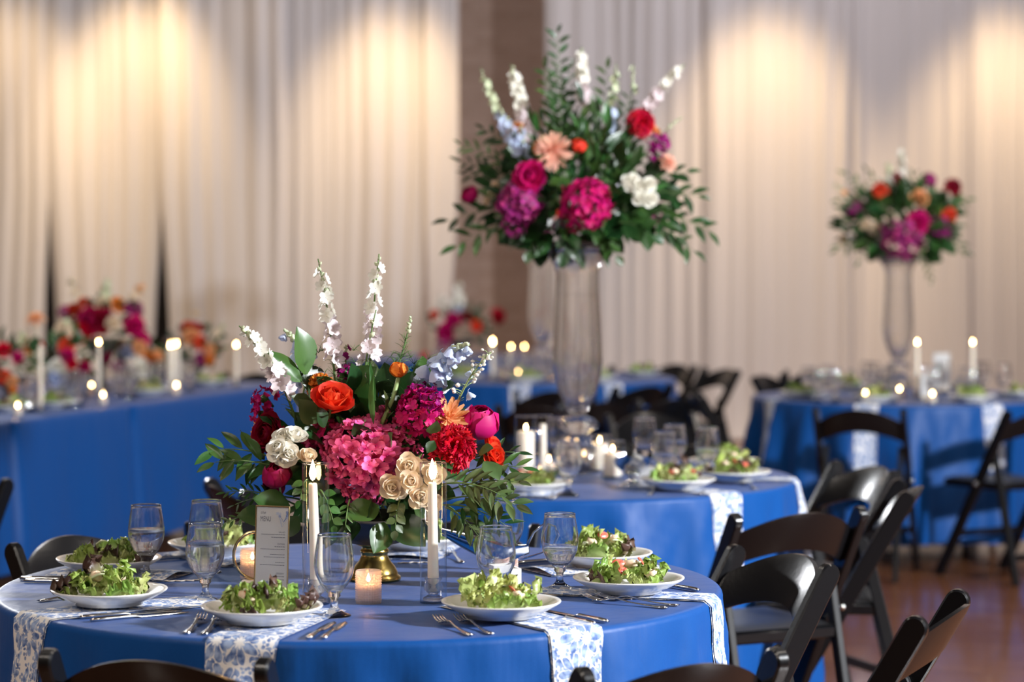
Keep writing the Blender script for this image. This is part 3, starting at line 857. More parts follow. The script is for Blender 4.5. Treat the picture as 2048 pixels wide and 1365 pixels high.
def salad(pos, label, group, seed, n=24, purple=0.12, ext=(0.085, 0.06, 0.042), fruit=2, red=1, ribs=1, rot=0.0, ph=None):
    """mound of torn lettuce on a plate; pos = plate base"""
    rnd = random.Random(seed)
    t = thing('salad', label, 'salad', (pos[0], pos[1], pos[2] + 0.012), rot, group)
    for i in range(n):
        a = i * 2.399963 + rnd.uniform(-.3, .3)
        q = sqrt((i + 0.5) / n)
        px, py = ext[0] * q * cos(a) * 0.80, ext[1] * q * sin(a) * 0.80
        pz = ext[2] * (1 - q * q) * rnd.uniform(0.35, 0.95) + 0.004
        m = LET[4] if rnd.random() < purple else rnd.choice([LET[0], LET[1], LET[2], LET[3], LET[5], LET[6], LET[0]])
        sz = rnd.uniform(0.028, 0.047)
        yaw = a - pi / 2 + rnd.uniform(-0.9, 0.9)
        pitch = radians(rnd.uniform(5, 62) * (1 - 0.45 * q))
        T = Matrix.Translation((px * .75, py * .75, pz)) @ Matrix.Rotation(yaw, 4, 'Z') @ Matrix.Rotation(pitch, 4, 'X') @ Matrix.Rotation(rnd.uniform(-0.5, 0.5), 4, 'Y') @ Matrix.Diagonal((sz, sz, sz * 0.9, 1))
        obj('lettuce_leaf', m, t, T)
    if ph is not None:                    # a dark curly leaf that stands up at one side of the mound
        for k in range(3):
            T = Matrix.Translation((ph[0] + 0.010 * k, ph[1], ph[2] + 0.003 * k)) @ Matrix.Rotation(rnd.uniform(-.8, .8) + pi / 2 * (1 if ph[0] < 0 else -1), 4, 'Z') @ Matrix.Rotation(radians(28 + 10 * k), 4, 'X') @ Matrix.Diagonal((0.036, 0.036, 0.036, 1))
            obj('lettuce_leaf', LET[4], t, T)
    def surf(front=True):
        a = rnd.uniform(-2.5, -0.6); q = rnd.uniform(0.3, 0.75)
        return Vector((ext[0] * q * cos(a), ext[1] * q * sin(a), ext[2] * (1 - q * q) * 0.95 + 0.012))
    for i in range(fruit): obj('fruit_piece', FRUIT[i % 2], t, Matrix.Translation(surf()) @ Matrix.Rotation(rnd.uniform(0, 3), 4, 'Z') @ Matrix.Rotation(0.5, 4, 'X'))
    for i in range(red): obj('red_slice', RSL, t, Matrix.Translation(surf() + Vector((0, 0, 0.006))) @ Matrix.Rotation(rnd.uniform(0, 3), 4, 'Z') @ Matrix.Rotation(0.9, 4, 'X') @ Matrix.Diagonal((.8, .8, .8, 1)))
    for i in range(ribs): obj('pale_rib', RIB, t, Matrix.Translation(surf() + Vector((0, 0, 0.004))) @ Matrix.Rotation(rnd.uniform(0, 3), 4, 'Z') @ Matrix.Rotation(0.4, 4, 'Y'))
    return t
def plate(pos, label, group):
    return tag(obj('plate', PLATE, loc=pos), label, 'plate', group)

# goblet: outer and inner wall of real thickness, short knobbed stem, domed foot
GPROF = [(0.0, 0.0), (0.031, 0.0), (0.033, 0.0015), (0.032, 0.0035), (0.022, 0.007), (0.012, 0.013), (0.0075, 0.020), (0.007, 0.030), (0.0085, 0.036), (0.0125, 0.0405), (0.0115, 0.045),
         (0.0175, 0.052), (0.028, 0.064), (0.0365, 0.082), (0.0395, 0.098), (0.0390, 0.114), (0.0365, 0.132), (0.0335, 0.150), (0.0325, 0.1575), (0.0328, 0.1598), (0.0318, 0.161),
         (0.0308, 0.1598), (0.0310, 0.157), (0.0322, 0.149), (0.0350, 0.131), (0.0374, 0.114), (0.0378, 0.098), (0.0348, 0.083), (0.0264, 0.0665), (0.015, 0.0565), (0.0, 0.0535)]
STEM = MB().lathe(GPROF[:12] + [(0.015, 0.0530), (0.0, 0.0530)], 40).mesh('stem', M['glass'])
BOWL = MB().lathe(GPROF[11:], 40, cap=False).mesh('bowl', M['glass'])
def water_mesh(level):
    inner = [(0.0, 0.0535), (0.0153, 0.0562), (0.0267, 0.0662), (0.0351, 0.083), (0.0381, 0.098), (0.0377, 0.114), (0.0353, 0.131)]
    pr = [p for p in inner if p[1] < level]
    r = pr[-1][0]
    pr += [(r * 0.995, level), (0.0, level)]
    return MB().lathe(pr, 40).mesh('water', M['water'])
WAT = {k: water_mesh(k) for k in (0.092, 0.108, 0.122)}
def goblet(pos, label, group, water=None):
    t = thing('water_goblet', label, 'goblet', pos, 0, group)
    obj('stem', STEM, t); obj('bowl', BOWL, t)
    if water: obj('water', WAT[water], t)
    return t

# cutlery, lying along local +y (handle end at the origin)
def fork_mesh():
    mb = MB()
    prof = [(0.0, 0.0085, 0.002), (0.02, 0.0095, 0.002), (0.05, 0.0055, 0.003), (0.09, 0.0032, 0.006), (0.115, 0.0035, 0.011), (0.128, 0.009, 0.010), (0.140, 0.0115, 0.007), (0.150, 0.0118, 0.005)]
    vs, fs = [], []
    for y, w, z in prof: vs += [(-w, y, z), (0, y, z + 0.0022), (w, y, z), (0, y, z - 0.0012)]
    for j in range(len(prof) - 1):
        for k in range(4):
            q = (k + 1) % 4
            fs.append((j * 4 + k, j * 4 + q, j * 4 + 4 + q, j * 4 + 4 + k))
    fs += [(3, 2, 1, 0), tuple((len(prof) - 1) * 4 + k for k in range(4))]
    mb.add(vs, fs)
    for k in range(4):
        x = -0.0096 + k * 0.0064
        mb.tube([(x, 0.149, 0.005), (x, 0.165, 0.006), (x * 0.96, 0.180, 0.0095), (x * 0.95, 0.192, 0.0135)], [0.0019, 0.0017, 0.0015, 0.0007], 6)
    return recalc(mb.mesh('fork', M['steel']))
def knife_mesh():
    prof = [(0.0, 0.006, 0.0035), (0.006, 0.0085, 0.0042), (0.03, 0.0075, 0.0045), (0.06, 0.0055, 0.0042), (0.090, 0.0060, 0.0042), (0.096, 0.0045, 0.0035), (0.104, 0.0085, 0.0016), (0.150, 0.0105, 0.0014), (0.195, 0.0085, 0.0012), (0.212, 0.002, 0.0010)]
    vs, fs = [], []
    for y, w, h in prof: vs += [(-w, y, h), (0, y, h * 2), (w, y, h), (0, y, 0.0003)]
    for j in range(len(prof) - 1):
        for k in range(4):
            q = (k + 1) % 4
            fs.append((j * 4 + k, j * 4 + q, j * 4 + 4 + q, j * 4 + 4 + k))
    fs += [(3, 2, 1, 0), tuple((len(prof) - 1) * 4 + k for k in range(4))]
    return recalc(MB().add(vs, fs).mesh('knife', M['steel']))
FORK, KNIFE = fork_mesh(), knife_mesh()
def lay(me, name, p, q, label, group, z=0.0006, c=None):
    """piece of cutlery with its handle end at table point p pointing at q"""
    d = Vector(q) - Vector(p); c = c or T1
    p = Vector(p); u = d.normalized()
    for _ in range(60):                      # keep the whole piece on the table top
        if hypot(p.x - c.cx, p.y - c.cy) < c.R - 0.022: break
        p = p + (Vector((c.cx, c.cy, p.z)) - p).normalized() * 0.004
    o = obj(name, me, loc=(p[0], p[1], ZT + z)); o.rotation_euler = (0, 0, atan2(d.y, d.x) - pi / 2)
    return tag(o, label, name, group)
def tp(px, py, dz=0.0): return onz(px, py, ZT + dz)

# ---- front table, seat by seat: bearing, wording, salad recipe
SEATS = [(-105, 'in front of the menu card'), (-59, 'in front of the sugar caddy'), (-16, 'on the right rim of the front table'), (27, 'behind the right goblet of the front table'),
         (80, 'behind the brass pedestal bowl'), (128, 'behind the two left goblets'), (164, 'at the far left rim of the front table'), (-145, 'left of the plate before the menu card')]
NG, PG, SG = 'blue floral napkins on the front table', 'salad plates on the front table', 'salads on the front table'
look = {0: dict(n=26, purple=0.10, fruit=2, red=1, ribs=2, ph=(0.060, 0.0, 0.006)), 1: dict(n=30, purple=0.10, fruit=1, red=1, ribs=1, ext=(0.098, 0.06, 0.042)),
        2: dict(n=26, purple=0.06, fruit=2, red=3, ribs=2, ext=(0.095, 0.06, 0.042)), 3: dict(n=26, purple=0.06, fruit=2, red=1, ribs=2, ext=(0.09, 0.06, 0.045), ph=(0.03, -0.03, 0.008)),
        4: dict(n=18, purple=0.05, fruit=0, red=0, ribs=1), 5: dict(n=20, purple=0.3, fruit=0, red=0, ribs=0), 6: dict(n=26, purple=0.10, fruit=0, red=0, ribs=1, ph=(0.06, -0.02, 0.002)),
        7: dict(n=28, purple=0.08, fruit=2, red=0, ribs=2, ext=(0.092, 0.06, 0.042), ph=(-0.080, -0.01, 0.004))}
slabel = ['salad with a pale rib and dark red leaf', 'long frilly green salad with a red speck', 'salad with red fruit slices', 'salad with a purple leaf',
          'little showing salad', 'green and brown-tipped salad', 'green salad with a dark leaf', 'salad with curly purple-brown leaf,']
for i, (th, wh) in enumerate(SEATS):
    t = radians(th); rr = 0.585
    c = Vector((T1.cx + rr * cos(t), T1.cy + rr * sin(t), ZT))
    hang = i in (0, 1, 2, 7)
    kw = {0: dict(drop=0.20, w=0.132, shift=0.028), 1: dict(drop=0.27, w=0.122, shift=0.055, skew=0.02), 2: dict(drop=0.30, w=0.10, shift=-0.005, skew=0.0), 7: dict(drop=0.30, w=0.135, shift=0.03, skew=-0.02)}.get(i, {})
    napkin(T1, th, ('blue-blossom napkin hanging over the rim, ' if hang else 'folded blue-white napkin under the plate ') + wh, NG, folded=not hang, **({**dict(w=0.16, r0=0.42), **kw} if not hang else kw))
    z0 = 0.008
    plate((c.x, c.y, ZT + z0), 'white rimmed salad plate ' + wh, PG)
    salad((c.x, c.y, ZT + z0), slabel[i] + ' ' + wh, SG, 40 + i, **look[i])

GG = 'water goblets on the front table'
for px, d, lab, w in ((290, 5.22, 'half-full water goblet beside the far left salad', 0.108), (408, 4.87, 'full water goblet between the two nearest left salads', 0.122), (411, 5.32, 'tall water goblet directly behind another goblet, left of the menu card', 0.108),
                      (667, 4.67, 'empty clear goblet just left of the lit votive', None), (992, 4.80, 'empty clear goblet before the white sugar caddy', None), (1012, 5.36, 'clear goblet partly under the olive leaves by the sauce boat', None),
                      (1120, 5.05, 'goblet with a little water at the right of the front table', 0.092)):
    goblet(((px - 1024) / FPX * d, d, ZT), lab, GG, w)

CU = 'cutlery on the front table'
for me, nm, p, q, lab in (
    (FORK, 'fork', (372, 1270), (408, 1238), 'fork with a flared handle left of the plate before the menu card'), (FORK, 'fork', (408, 1272), (440, 1240), 'fork handle tucked under the plate before the menu card, inner one'),
    (KNIFE, 'knife', (615, 1283), (682, 1238), 'knife right of the plate before the menu card, outer left one'), (KNIFE, 'knife', (645, 1284), (700, 1240), 'knife pointing at the empty goblet foot, right one of the pair'),
    (FORK, 'fork', (942, 1274), (864, 1240), 'fork with shining tines left of the plate before the caddy, lower one'), (FORK, 'fork', (985, 1272), (902, 1236), 'fork half behind the plate before the sugar caddy'),
    (KNIFE, 'knife', (1200, 1254), (1085, 1228), 'knife right of the plate before the sugar caddy, nearer one'), (KNIFE, 'knife', (1221, 1249), (1100, 1224), 'knife right of the plate before the sugar caddy, farther one'),
    (FORK, 'fork', (1335, 1219), (1205, 1207), 'fork before the right rim plate, nearer one'), (FORK, 'fork', (1357, 1214), (1225, 1202), 'fork before the right rim plate, farther one'),
    (FORK, 'fork', (1265, 1158), (1160, 1142), 'fork beside the right goblet, nearer one'), (FORK, 'fork', (1290, 1152), (1185, 1137), 'fork beside the right goblet, farther one'),
    (KNIFE, 'knife', (1397, 1185), (1320, 1172), 'knife handle at the right rim of the front table'), (KNIFE, 'knife', (1030, 1131), (1150, 1120), 'knife with a dark shine behind the sugar caddy'),
    (KNIFE, 'knife', (160, 1240), (330, 1226), 'knife before the salad with the purple leaf, upper one'), (KNIFE, 'knife', (182, 1246), (360, 1228), 'knife before the salad with the purple leaf, lower one'),
    (FORK, 'fork', (78, 1205), (150, 1194), 'fork handle at the left rim beside the hanging napkin'), (KNIFE, 'knife', (33, 1161), (150, 1163), 'knife at the far left rim, upper one'), (KNIFE, 'knife', (48, 1166), (160, 1168), 'knife at the far left rim, lower one'),
    (FORK, 'fork', (925, 1128), (895, 1106), 'fork behind the right candle cylinder'), (KNIFE, 'knife', (300, 1124), (390, 1117), 'knife behind the left goblets before the rear plate')):
    a, b = tp(*p), tp(*q)
    lay(me, nm, a, b, lab, CU)

# small cut-out name markers
def marker(px, py, rz, seed, label):
    rnd = random.Random(seed); p = tp(px, py)
    pts = []
    for k in range(15):
        pts.append((0.006 * k + 0.003 * sin(k * 2.1), 0.006 * sin(k * 1.7 + seed) * (0.6 + rnd.random() * 0.6), 0.0018))
    o = obj('name_marker', MB().tube(pts, [0.0026] * 15, 6, flat=0.6).mesh('name_marker', M['cream']), loc=(p.x, p.y, ZT)); o.rotation_euler = (0, 0, rz)
    tag(o, label, 'place card', 'cut-out name markers')
marker(328, 1165, 0.25, 1, 'cream cut-out name strip on the cloth left of the tall goblet stem')
marker(368, 1206, -0.5, 2, 'cream cut-out name strip touching the plate beside the full goblet')
marker(468, 1136, 0.1, 3, 'cream cut-out name strip behind the menu card')
marker(795, 1128, 0.15, 4, 'cream cut-out name strip behind the right candle cylinder')
marker(1085, 1193, 0.2, 5, 'cream cut-out name strip behind the salad before the caddy')
marker(1185, 1203, 0.3, 6, 'cream cut-out name strip beside the right rim plate')

# ------------------------------------------------------------------ candles
def flame_mesh(h=0.040, r=0.0065):
    pr = [(0.0, 0.0), (r * 0.55, h * 0.08), (r * 0.95, h * 0.24), (r, h * 0.36), (r * 0.78, h * 0.55), (r * 0.42, h * 0.77), (r * 0.15, h * 0.92), (0.0, h)]
    return MB().lathe(pr, 10).mesh('flame', M['flame'])
FL, FLS = flame_mesh(), flame_mesh(0.018, 0.0040)
WICK = MB().tube([(0, 0, -0.002), (0.0004, 0, 0.004), (0.001, 0, 0.009)], 0.0009, 5).mesh('wick', M['wick'])
def candle(name, pos, r0, r1, h, label, group, small=False, lit=True, lean=(0, 0), fs=1.0):
    """candle: wax body, wick, flame; r0 foot radius, r1 top radius"""
    t = thing(name, label, 'candle', pos, 0, group)
    pr = [(0.0, 0.0), (r0 * 0.96, 0.0), (r0, 0.003), (r0 + (r1 - r0) * 0.5, h * 0.5), (r1, h - 0.004), (r1 * 0.85, h - 0.0008), (r1 * 0.4, h - 0.002), (0.0, h - 0.002)]
    mb = MB(); mb.lathe(pr, 20)
    mb.v = [(x + lean[0] * z / h, y + lean[1] * z / h, z) for x, y, z in mb.v]
    obj('wax', mb.mesh('wax', M['wax']), t)
    if lit:
        w = obj('wick', WICK, t, Matrix.Translation((lean[0], lean[1], h)))
        obj('flame', FLS if small else FL, t, Matrix.Translation((lean[0], lean[1], h + 0.004)) @ Matrix.Diagonal((fs, fs, fs, 1)))
    return t
def cyl_mesh(r, h, th=0.0016):
    return MB().lathe([(0.0, 0.0), (r, 0.0), (r, h)], 40, cap=False).mesh('glass_cylinder', M['cyl'])
CYL = {}
def cylinder(pos, r, h, label, group):
    k = (r, h)
    if k not in CYL:
        CYL[k] = cyl_mesh(r, h)
        CYL[k + ('rim',)] = MB().tube([((r - 0.0008) * cos(2 * pi * q / 40), (r - 0.0008) * sin(2 * pi * q / 40), h) for q in range(41)], 0.0011, 6, cap=False).mesh('rim', M['glass'])
    t = thing('candle_cylinder', label, 'candle cylinder', pos, 0, group)
    w = obj('glass_wall', CYL[k], t); obj('rim', CYL[k + ('rim',)], w)
    return t
HOLD = MB().lathe([(0.0, 0.0), (0.021, 0.0), (0.022, 0.003), (0.020, 0.006), (0.011, 0.011), (0.010, 0.014), (0.019, 0.022), (0.020, 0.028), (0.0175, 0.034), (0.0135, 0.038), (0.0175, 0.042), (0.018, 0.045), (0.0165, 0.0465), (0.0132, 0.046), (0.0125, 0.044), (0.0122, 0.018), (0.0, 0.017)], 28).mesh('candle_holder', M['crystal'])
def holder(pos, label, group):
    return tag(obj('candle_holder', HOLD, loc=pos), label, 'candle holder', group)
for px, d, side, ln in ((630.5, 4.84, 'left', (-0.006, 0.0)), (866, 4.86, 'right', (-0.002, 0.0))):
    x = (px - 1024) / FPX * d
    cylinder((x, d, ZT), 0.0272, 0.283, 'tall clear glass cylinder around the %s lit taper of the front bouquet' % side, 'candle cylinders on the front table')
    holder((x, d, ZT + 0.0045), 'knobbed clear glass holder at the foot of the %s front taper' % side, 'glass taper holders on the front table')
    candle('taper_candle', (x, d, ZT + 0.0225), 0.0118, 0.0088, 0.222, 'lit ivory taper inside the %s front glass cylinder' % side, 'tapers on the front table', lean=ln, fs=1.08)

def votive_mesh(r=0.0255, h=0.066):
    mb = MB(); n = 30; rows = 14
    def fn(u, v):
        a = 2 * pi * u
        bump = 0.0011 * (sin(u * n * pi) ** 2) * (sin(v * rows * pi) ** 2) if 0.04 < v < 0.96 else 0
        rr = r + bump * 1.6
        return (rr * cos(a), rr * sin(a), h * v)
    mb.grid(fn, n * 4, rows * 4, True)
    mb.lathe([(r, h), (r - 0.0012, h + 0.001), (r - 0.0026, h), (r - 0.003, 0.006), (0.0, 0.006)], 60, cap=False)
    mb.lathe([(0.0, 0.0), (r, 0.0)], 60, cap=False)
    return mb.mesh('votive_cup', M['hob'])
VOT = votive_mesh()
VOTL = MB().lathe([(0.0, 0.0), (0.025, 0.0), (0.0262, 0.003), (0.0268, 0.062), (0.0275, 0.066), (0.0262, 0.067), (0.0245, 0.064), (0.0235, 0.007), (0.0, 0.006)], 24).mesh('votive_cup', M['cyl'])
def votive(pos, label, group, fine=False, lit=True, hw=0.032):
    tag(obj('votive_cup', VOT if fine else VOTL, loc=pos), 'glass votive cup ' + label, 'votive cup', group + ', cups')
    candle('votive_candle', (pos[0], pos[1], pos[2] + 0.0068), 0.0195, 0.0185, hw, 'small lit votive candle ' + label, group + ', candles', small=True, lit=lit)
p = tp(737, 1207); votive((p.x, p.y, ZT), 'with dotted sides just left of the right candle cylinder', 'votives on the front table', True)
p = tp(505, 1160); votive((p.x, p.y, ZT), 'with dotted sides half hidden behind the menu card', 'votives on the front table', True)
p = tp(1012, 1152); votive((p.x, p.y, ZT), 'with dotted sides behind the sugar caddy', 'votives on the front table', True)

# ------------------------------------------------------------------ menu card, hoop, caddy, sauce boat
def menu_card():
    # measured corners: top 507..574 px at y 1014..1020, bottom at about y 1190
    base = tp(541, 1200)
    t = thing('menu_card', 'white menu card in a gold-edged clear stand reading MENU', 'menu card', (base.x, base.y, ZT), radians(14) - radians(22))
    W, H = 0.070, 0.176
    t.rotation_euler = (0, 0, radians(-19))
    tilt = Matrix.Rotation(radians(-4), 4, 'X')
    def P(name, mb, m, par, smooth=False): return obj(name, mb.mesh(name, M[m], smooth), par, tilt)
    mb = MB(); mb.box((0, 0, 0.012 + H / 2), (W, 0.0012, H)); pg = P('page', mb, 'paper', t)
    mb = MB(); mb.box((0, -0.0018, 0.010 + H / 2), (W + 0.004, 0.0012, H + 0.004)); P('front_sheet', mb, 'acrylic', t)
    for s in (-1, 1):
        mb = MB(); mb.box((s * (W / 2 + 0.0018), 0, 0.011 + H / 2), (0.0016, 0.005, H + 0.004), 0.0004); P('gold_edge', mb, 'gold', t)
    for z in (0.010, 0.0135 + H):
        mb = MB(); mb.box((0, 0, z), (W + 0.005, 0.005, 0.0030), 0.0004); P('gold_edge', mb, 'gold', t)
    mb = MB(); mb.box((0, 0.0, 0.0015), (W + 0.006, 0.055, 0.003), 0.0008); obj('foot', mb.mesh('foot', M['gold'], False), t)
    for s in (-1, 1):
        mb = MB(); mb.tube([(s * 0.03, -0.026, 0.003), (s * 0.03, -0.003, 0.012)], 0.0012, 6); obj('strut', mb.mesh('strut', M['gold']), t)
    yf = -0.0008
    def text(s, x, z, size, align, mat, font_shear=0.0, sq=(1, 1)):
        c = bpy.data.curves.new('lettering', 'FONT'); c.body = s; c.size = size; c.align_x = align; c.shear = font_shear
        c.materials.append(M[mat]); c.extrude = 0.00002
        c.space_character = 1.05
        tmp = bpy.data.objects.new('lettering', c); COL.objects.link(tmp)
        me = bpy.data.meshes.new_from_object(tmp); bpy.data.objects.remove(tmp); bpy.data.curves.remove(c)
        if not me.materials: me.materials.append(M[mat])
        return obj('lettering', me, pg, Matrix.Translation((x, yf, z)) @ Matrix.Rotation(pi / 2, 4, 'X') @ Matrix.Diagonal((*sq, 1, 1)))
    top = 0.012 + H
    text('the', -W / 2 + 0.008, top - 0.014, 0.0085, 'LEFT', 'ink', 0.35)
    text('MENU', -W / 2 + 0.008, top - 0.029, 0.0118, 'LEFT', 'ink', 0.0, (0.72, 1.25))
    def rule(x1, w, z):
        mb = MB()
        n = max(2, int(w / 0.004)); x = x1
        rnd = random.Random(int(z * 1e5))
        while x > x1 - w:
            q = rnd.uniform(0.0022, 0.0052)
            mb.box((x - q / 2, yf - 0.00005, z), (q, 0.00008, 0.0011)); x -= q + 0.0010
        obj('text_line', mb.mesh('text_line', M['ink'], False), pg)
    xr = W / 2 - 0.006
    for s, z in (('SALAD', top - 0.052), ('ENTREE', top - 0.076), ('DESSERT', top - 0.136)):
        text(s, xr, z, 0.0045, 'RIGHT', 'ink')
    for w, dz in ((0.052, 0.0555), (0.028, 0.061), (0.020, 0.080), (0.052, 0.0855), (0.030, 0.096), (0.046, 0.1015), (0.018, 0.112), (0.053, 0.1175), (0.029, 0.1405), (0.014, 0.147)):
        rule(xr, w, top - dz)
    def sprig(x, z, sc, mirror, mat, seed):
        rnd = random.Random(seed)
        mb = MB()
        for k in range(4):
            a = radians(90 + mirror * rnd.uniform(-35, 35)); l = sc * rnd.uniform(0.6, 1.0)
            e = Vector((x + l * cos(a), yf - 0.00006, z + l * sin(a) * (1 if sc > 0 else 1)))
            mb.tube([(x, yf - 0.00006, z), ((x + e.x) / 2 + 0.0015, yf - 0.00006, (z + e.z) / 2), e], 0.00035, 4)
            for j in range(5):
                b = 2 * pi * j / 5
                c2 = e + Vector((0.0022 * cos(b), -0.00003, 0.0022 * sin(b)))
                mb.add([e, c2 + Vector((0.001 * sin(b), 0, -0.001 * cos(b))), c2 * 1.0 + Vector((0.0012 * cos(b), 0, 0.0012 * sin(b))), c2 + Vector((-0.001 * sin(b), 0, 0.001 * cos(b)))], [(0, 1, 2, 3)])
        obj('printed_sprig', mb.mesh('printed_sprig', M[mat], False), pg)
    sprig(-W / 2 + 0.013, 0.015, 0.026, 1, 'blueink', 3); sprig(W / 2 - 0.014, top - 0.040, 0.030, 1, 'paleink', 5); sprig(W / 2 - 0.010, top - 0.030, 0.022, 1, 'blueink', 8)
menu_card()

def hoop():
    b = tp(488, 1166)
    t = thing('hoop_stand', 'gold ring stand on a small cream base behind the menu card', 'table number', (b.x + 0.03, b.y, ZT))
    mb = MB(); mb.lathe([(0, 0), (0.036, 0), (0.037, 0.002), (0.034, 0.005), (0, 0.006)], 28); obj('base', mb.mesh('base', M['cream']), t)
    pts = [(0.052 * sin(2 * pi * k / 32), 0, 0.058 - 0.052 * cos(2 * pi * k / 32)) for k in range(33)]
    obj('ring', MB().tube(pts, 0.0035, 8).mesh('ring', M['gold']), t)
hoop()
def caddy(pos, rz, label, sc=1.0):
    w, d, h = 0.062, 0.045, 0.052
    t = thing('sugar_caddy', label, 'sugar caddy', pos, rz, 'white sugar caddies')
    T = 0.003; q = Matrix.Diagonal((sc, sc, sc, 1))
    def B(c, s, bev=0.001):
        mb = MB(); mb.box(c, s, bev); return sharp(mb.mesh('wall', M['china']))
    obj('bottom', B((0, 0, T / 2), (w, d, T)), t)
    for c, s in (((0, -d / 2 + T / 2, h / 2), (w, T, h)), ((0, d / 2 - T / 2, h / 2), (w, T, h)), ((-w / 2 + T / 2, 0, h / 2), (T, d - 2 * T, h)), ((w / 2 - T / 2, 0, h / 2), (T, d - 2 * T, h))):
        obj('side_wall', B(c, s), t)
p = tp(1008, 1186); caddy((p.x, p.y, ZT), radians(18), 'white ceramic sugar caddy behind the empty goblet on the front table')
p = onz(1300, 968, ZT); caddy((p.x, p.y, ZT), radians(-25), 'white ceramic sugar caddy beside the dark sauce boat on the middle table')

def sauce_boat(pos, rz, label, sc=(1, 1, 1)):
    t = thing('sauce_boat', label, 'sauce boat', pos, rz, 'silver sauce boats'); t.scale = sc
    # hull: stations along x, spout rises at -x, handle end at +x
    st = []
    n = 16
    for i in range(n + 1):
        s = i / n
        x = -0.110 + 0.190 * s
        half = 0.040 * (sin(pi * min(1, 0.10 + 0.92 * s)) ** 0.75) * (0.55 + 0.45 * min(1, s * 2.2))
        rim = 0.108 - 0.050 * s + 0.030 * max(0, s - 0.75) * 2
        bot = 0.034 + 0.060 * (1 - min(1, s / 0.62)) ** 1.35 + 0.030 * max(0, s - 0.72) ** 1.2 * 3
        st.append((x, half, rim, min(bot, rim - 0.006)))
    k = 14
    vs, fs = [], []
    def ringset(th):
        out = []
        for x, hf, rim, bot in st:
            for j in range(k + 1):
                a = pi * j / k
                out.append((x, -(hf - th) * cos(a), rim - (rim - bot - th) * sin(a) ** 0.85))
        return out
    for L, th in ((0, 0.0), (1, 0.0018)):
        o = len(vs); vs += ringset(th)
        for i in range(n):
            for j in range(k):
                q = (o + i * (k + 1) + j, o + i * (k + 1) + j + 1, o + (i + 1) * (k + 1) + j + 1, o + (i + 1) * (k + 1) + j)
                fs.append(q if L else q[::-1])
    m = (n + 1) * (k + 1)
    for i in range(n):
        for j in (0, k):
            a, b = i * (k + 1) + j, (i + 1) * (k + 1) + j
            fs.append((a, b, b + m, a + m))
    obj('body', MB().add(vs, fs).mesh('body', M['silver']), t)
    mb = MB(); mb.lathe([(0, 0), (0.031, 0), (0.032, 0.002), (0.024, 0.006), (0.012, 0.014), (0.009, 0.024), (0.013, 0.034), (0.018, 0.040)], 28); mb.v = [(x - 0.010, y, z) for x, y, z in mb.v]
    obj('foot', mb.mesh('foot', M['silver']), t)
    pts = [(0.075, 0, 0.070), (0.090, 0, 0.100), (0.112, 0, 0.118), (0.134, 0, 0.112), (0.142, 0, 0.092), (0.130, 0, 0.068), (0.108, 0, 0.054), (0.080, 0, 0.046), (0.06, 0, 0.040)]
    obj('handle', MB().tube(pts, [0.004] * 9, 8, flat=0.55).mesh('handle', M['silver']), t)
b = onz(985, 1157, ZT); sauce_boat((b.x, b.y, ZT), radians(2), 'polished silver sauce boat with a looped handle beside the front bouquet')
b = onz(1265, 972, ZT); sauce_boat((b.x, b.y, ZT), radians(82), 'round dark blue-reflecting sauce boat seen end-on on the middle table', (0.9, 1.45, 1.0))

# ------------------------------------------------------------------ flowers
RAW = {}
def raw_petal(kind):
    if kind in RAW: return RAW[kind]
    W, bulge, wrap, curl, ruf, nu, nv = {
        'rose': (0.62, 0.20, 0.55, 0.55, 0.0, 6, 5), 'inner': (0.50, 0.26, 1.3, -0.15, 0.0, 6, 4), 'peony': (0.62, 0.34, 0.95, -0.35, 0.0, 6, 5),
        'frill': (0.46, 0.10, 0.25, 0.35, 0.10, 8, 4), 'ray': (0.10, 0.10, 2.0, 0.10, 0.0, 2, 5), 'tulip': (0.56, 0.36, 1.0, -0.30, 0.02, 6, 5), 'ranun': (0.60, 0.24, 0.8, 0.10, 0.02, 6, 4)}[kind]
    def fn(u, v):
        x = (u - 0.5) * 2
        w = W * (0.22 + 0.78 * sin(pi * 0.5 * min(1, v * 1.3))) * sqrt(max(0.02, 1 - (max(0, v - 0.62) / 0.40) ** 2 * 0.95))
        X = x * w
        Y = bulge * sin(pi * v * 0.9) - wrap * X * X + curl * max(0, v - 0.55) ** 2 * 2.0 + ruf * sin(13 * x + 2) * v * v
        return (X, Y, v + ruf * 0.7 * sin(17 * x) * v ** 3)
    mb = MB(); mb.grid(fn, nu, nv)
    RAW[kind] = mb
    return mb
def raw_floret(kind):
    if kind in RAW: return RAW[kind]
    mb = MB()
    npet, L, W, cup, ruf = {'hyd': (4, 1.0, 0.50, 0.40, 0.10), 'lark': (5, 1.0, 0.42, 0.55, 0.05), 'stock': (7, 0.9, 0.42, 0.5, 0.16)}[kind]
    for k in range(npet):
        a = 2 * pi * k / npet + (0.35 if kind == 'stock' and k % 2 else 0)
        h = 0.15 * (k % 2) if kind == 'stock' else 0.02 * (k % 2)
        def fn(u, v):
            x = (u - 0.5) * 2; w = W * sin(pi * min(1, 0.12 + 0.72 * v)) ** 0.8
            r = L * v
            z = cup * v * v * 0.6 + 0.10 * x * x * v + ruf * sin(6 * x + k) * v + h - 0.1 * (v > 0.9)
            px, py = r, x * w
            return (px * cos(a) - py * sin(a), px * sin(a) + py * cos(a), z)
        mb.grid(fn, 3, 3)
    if kind == 'lark': mb.tube([(0, 0, 0.05), (0, -0.1, -0.35), (0, -0.5, -0.85)], [0.09, 0.08, 0.02], 5)
    if kind == 'hyd': mb.lathe([(0.09, 0.02), (0.07, 0.10), (0, 0.13)], 6)
    RAW[kind] = mb
    return mb
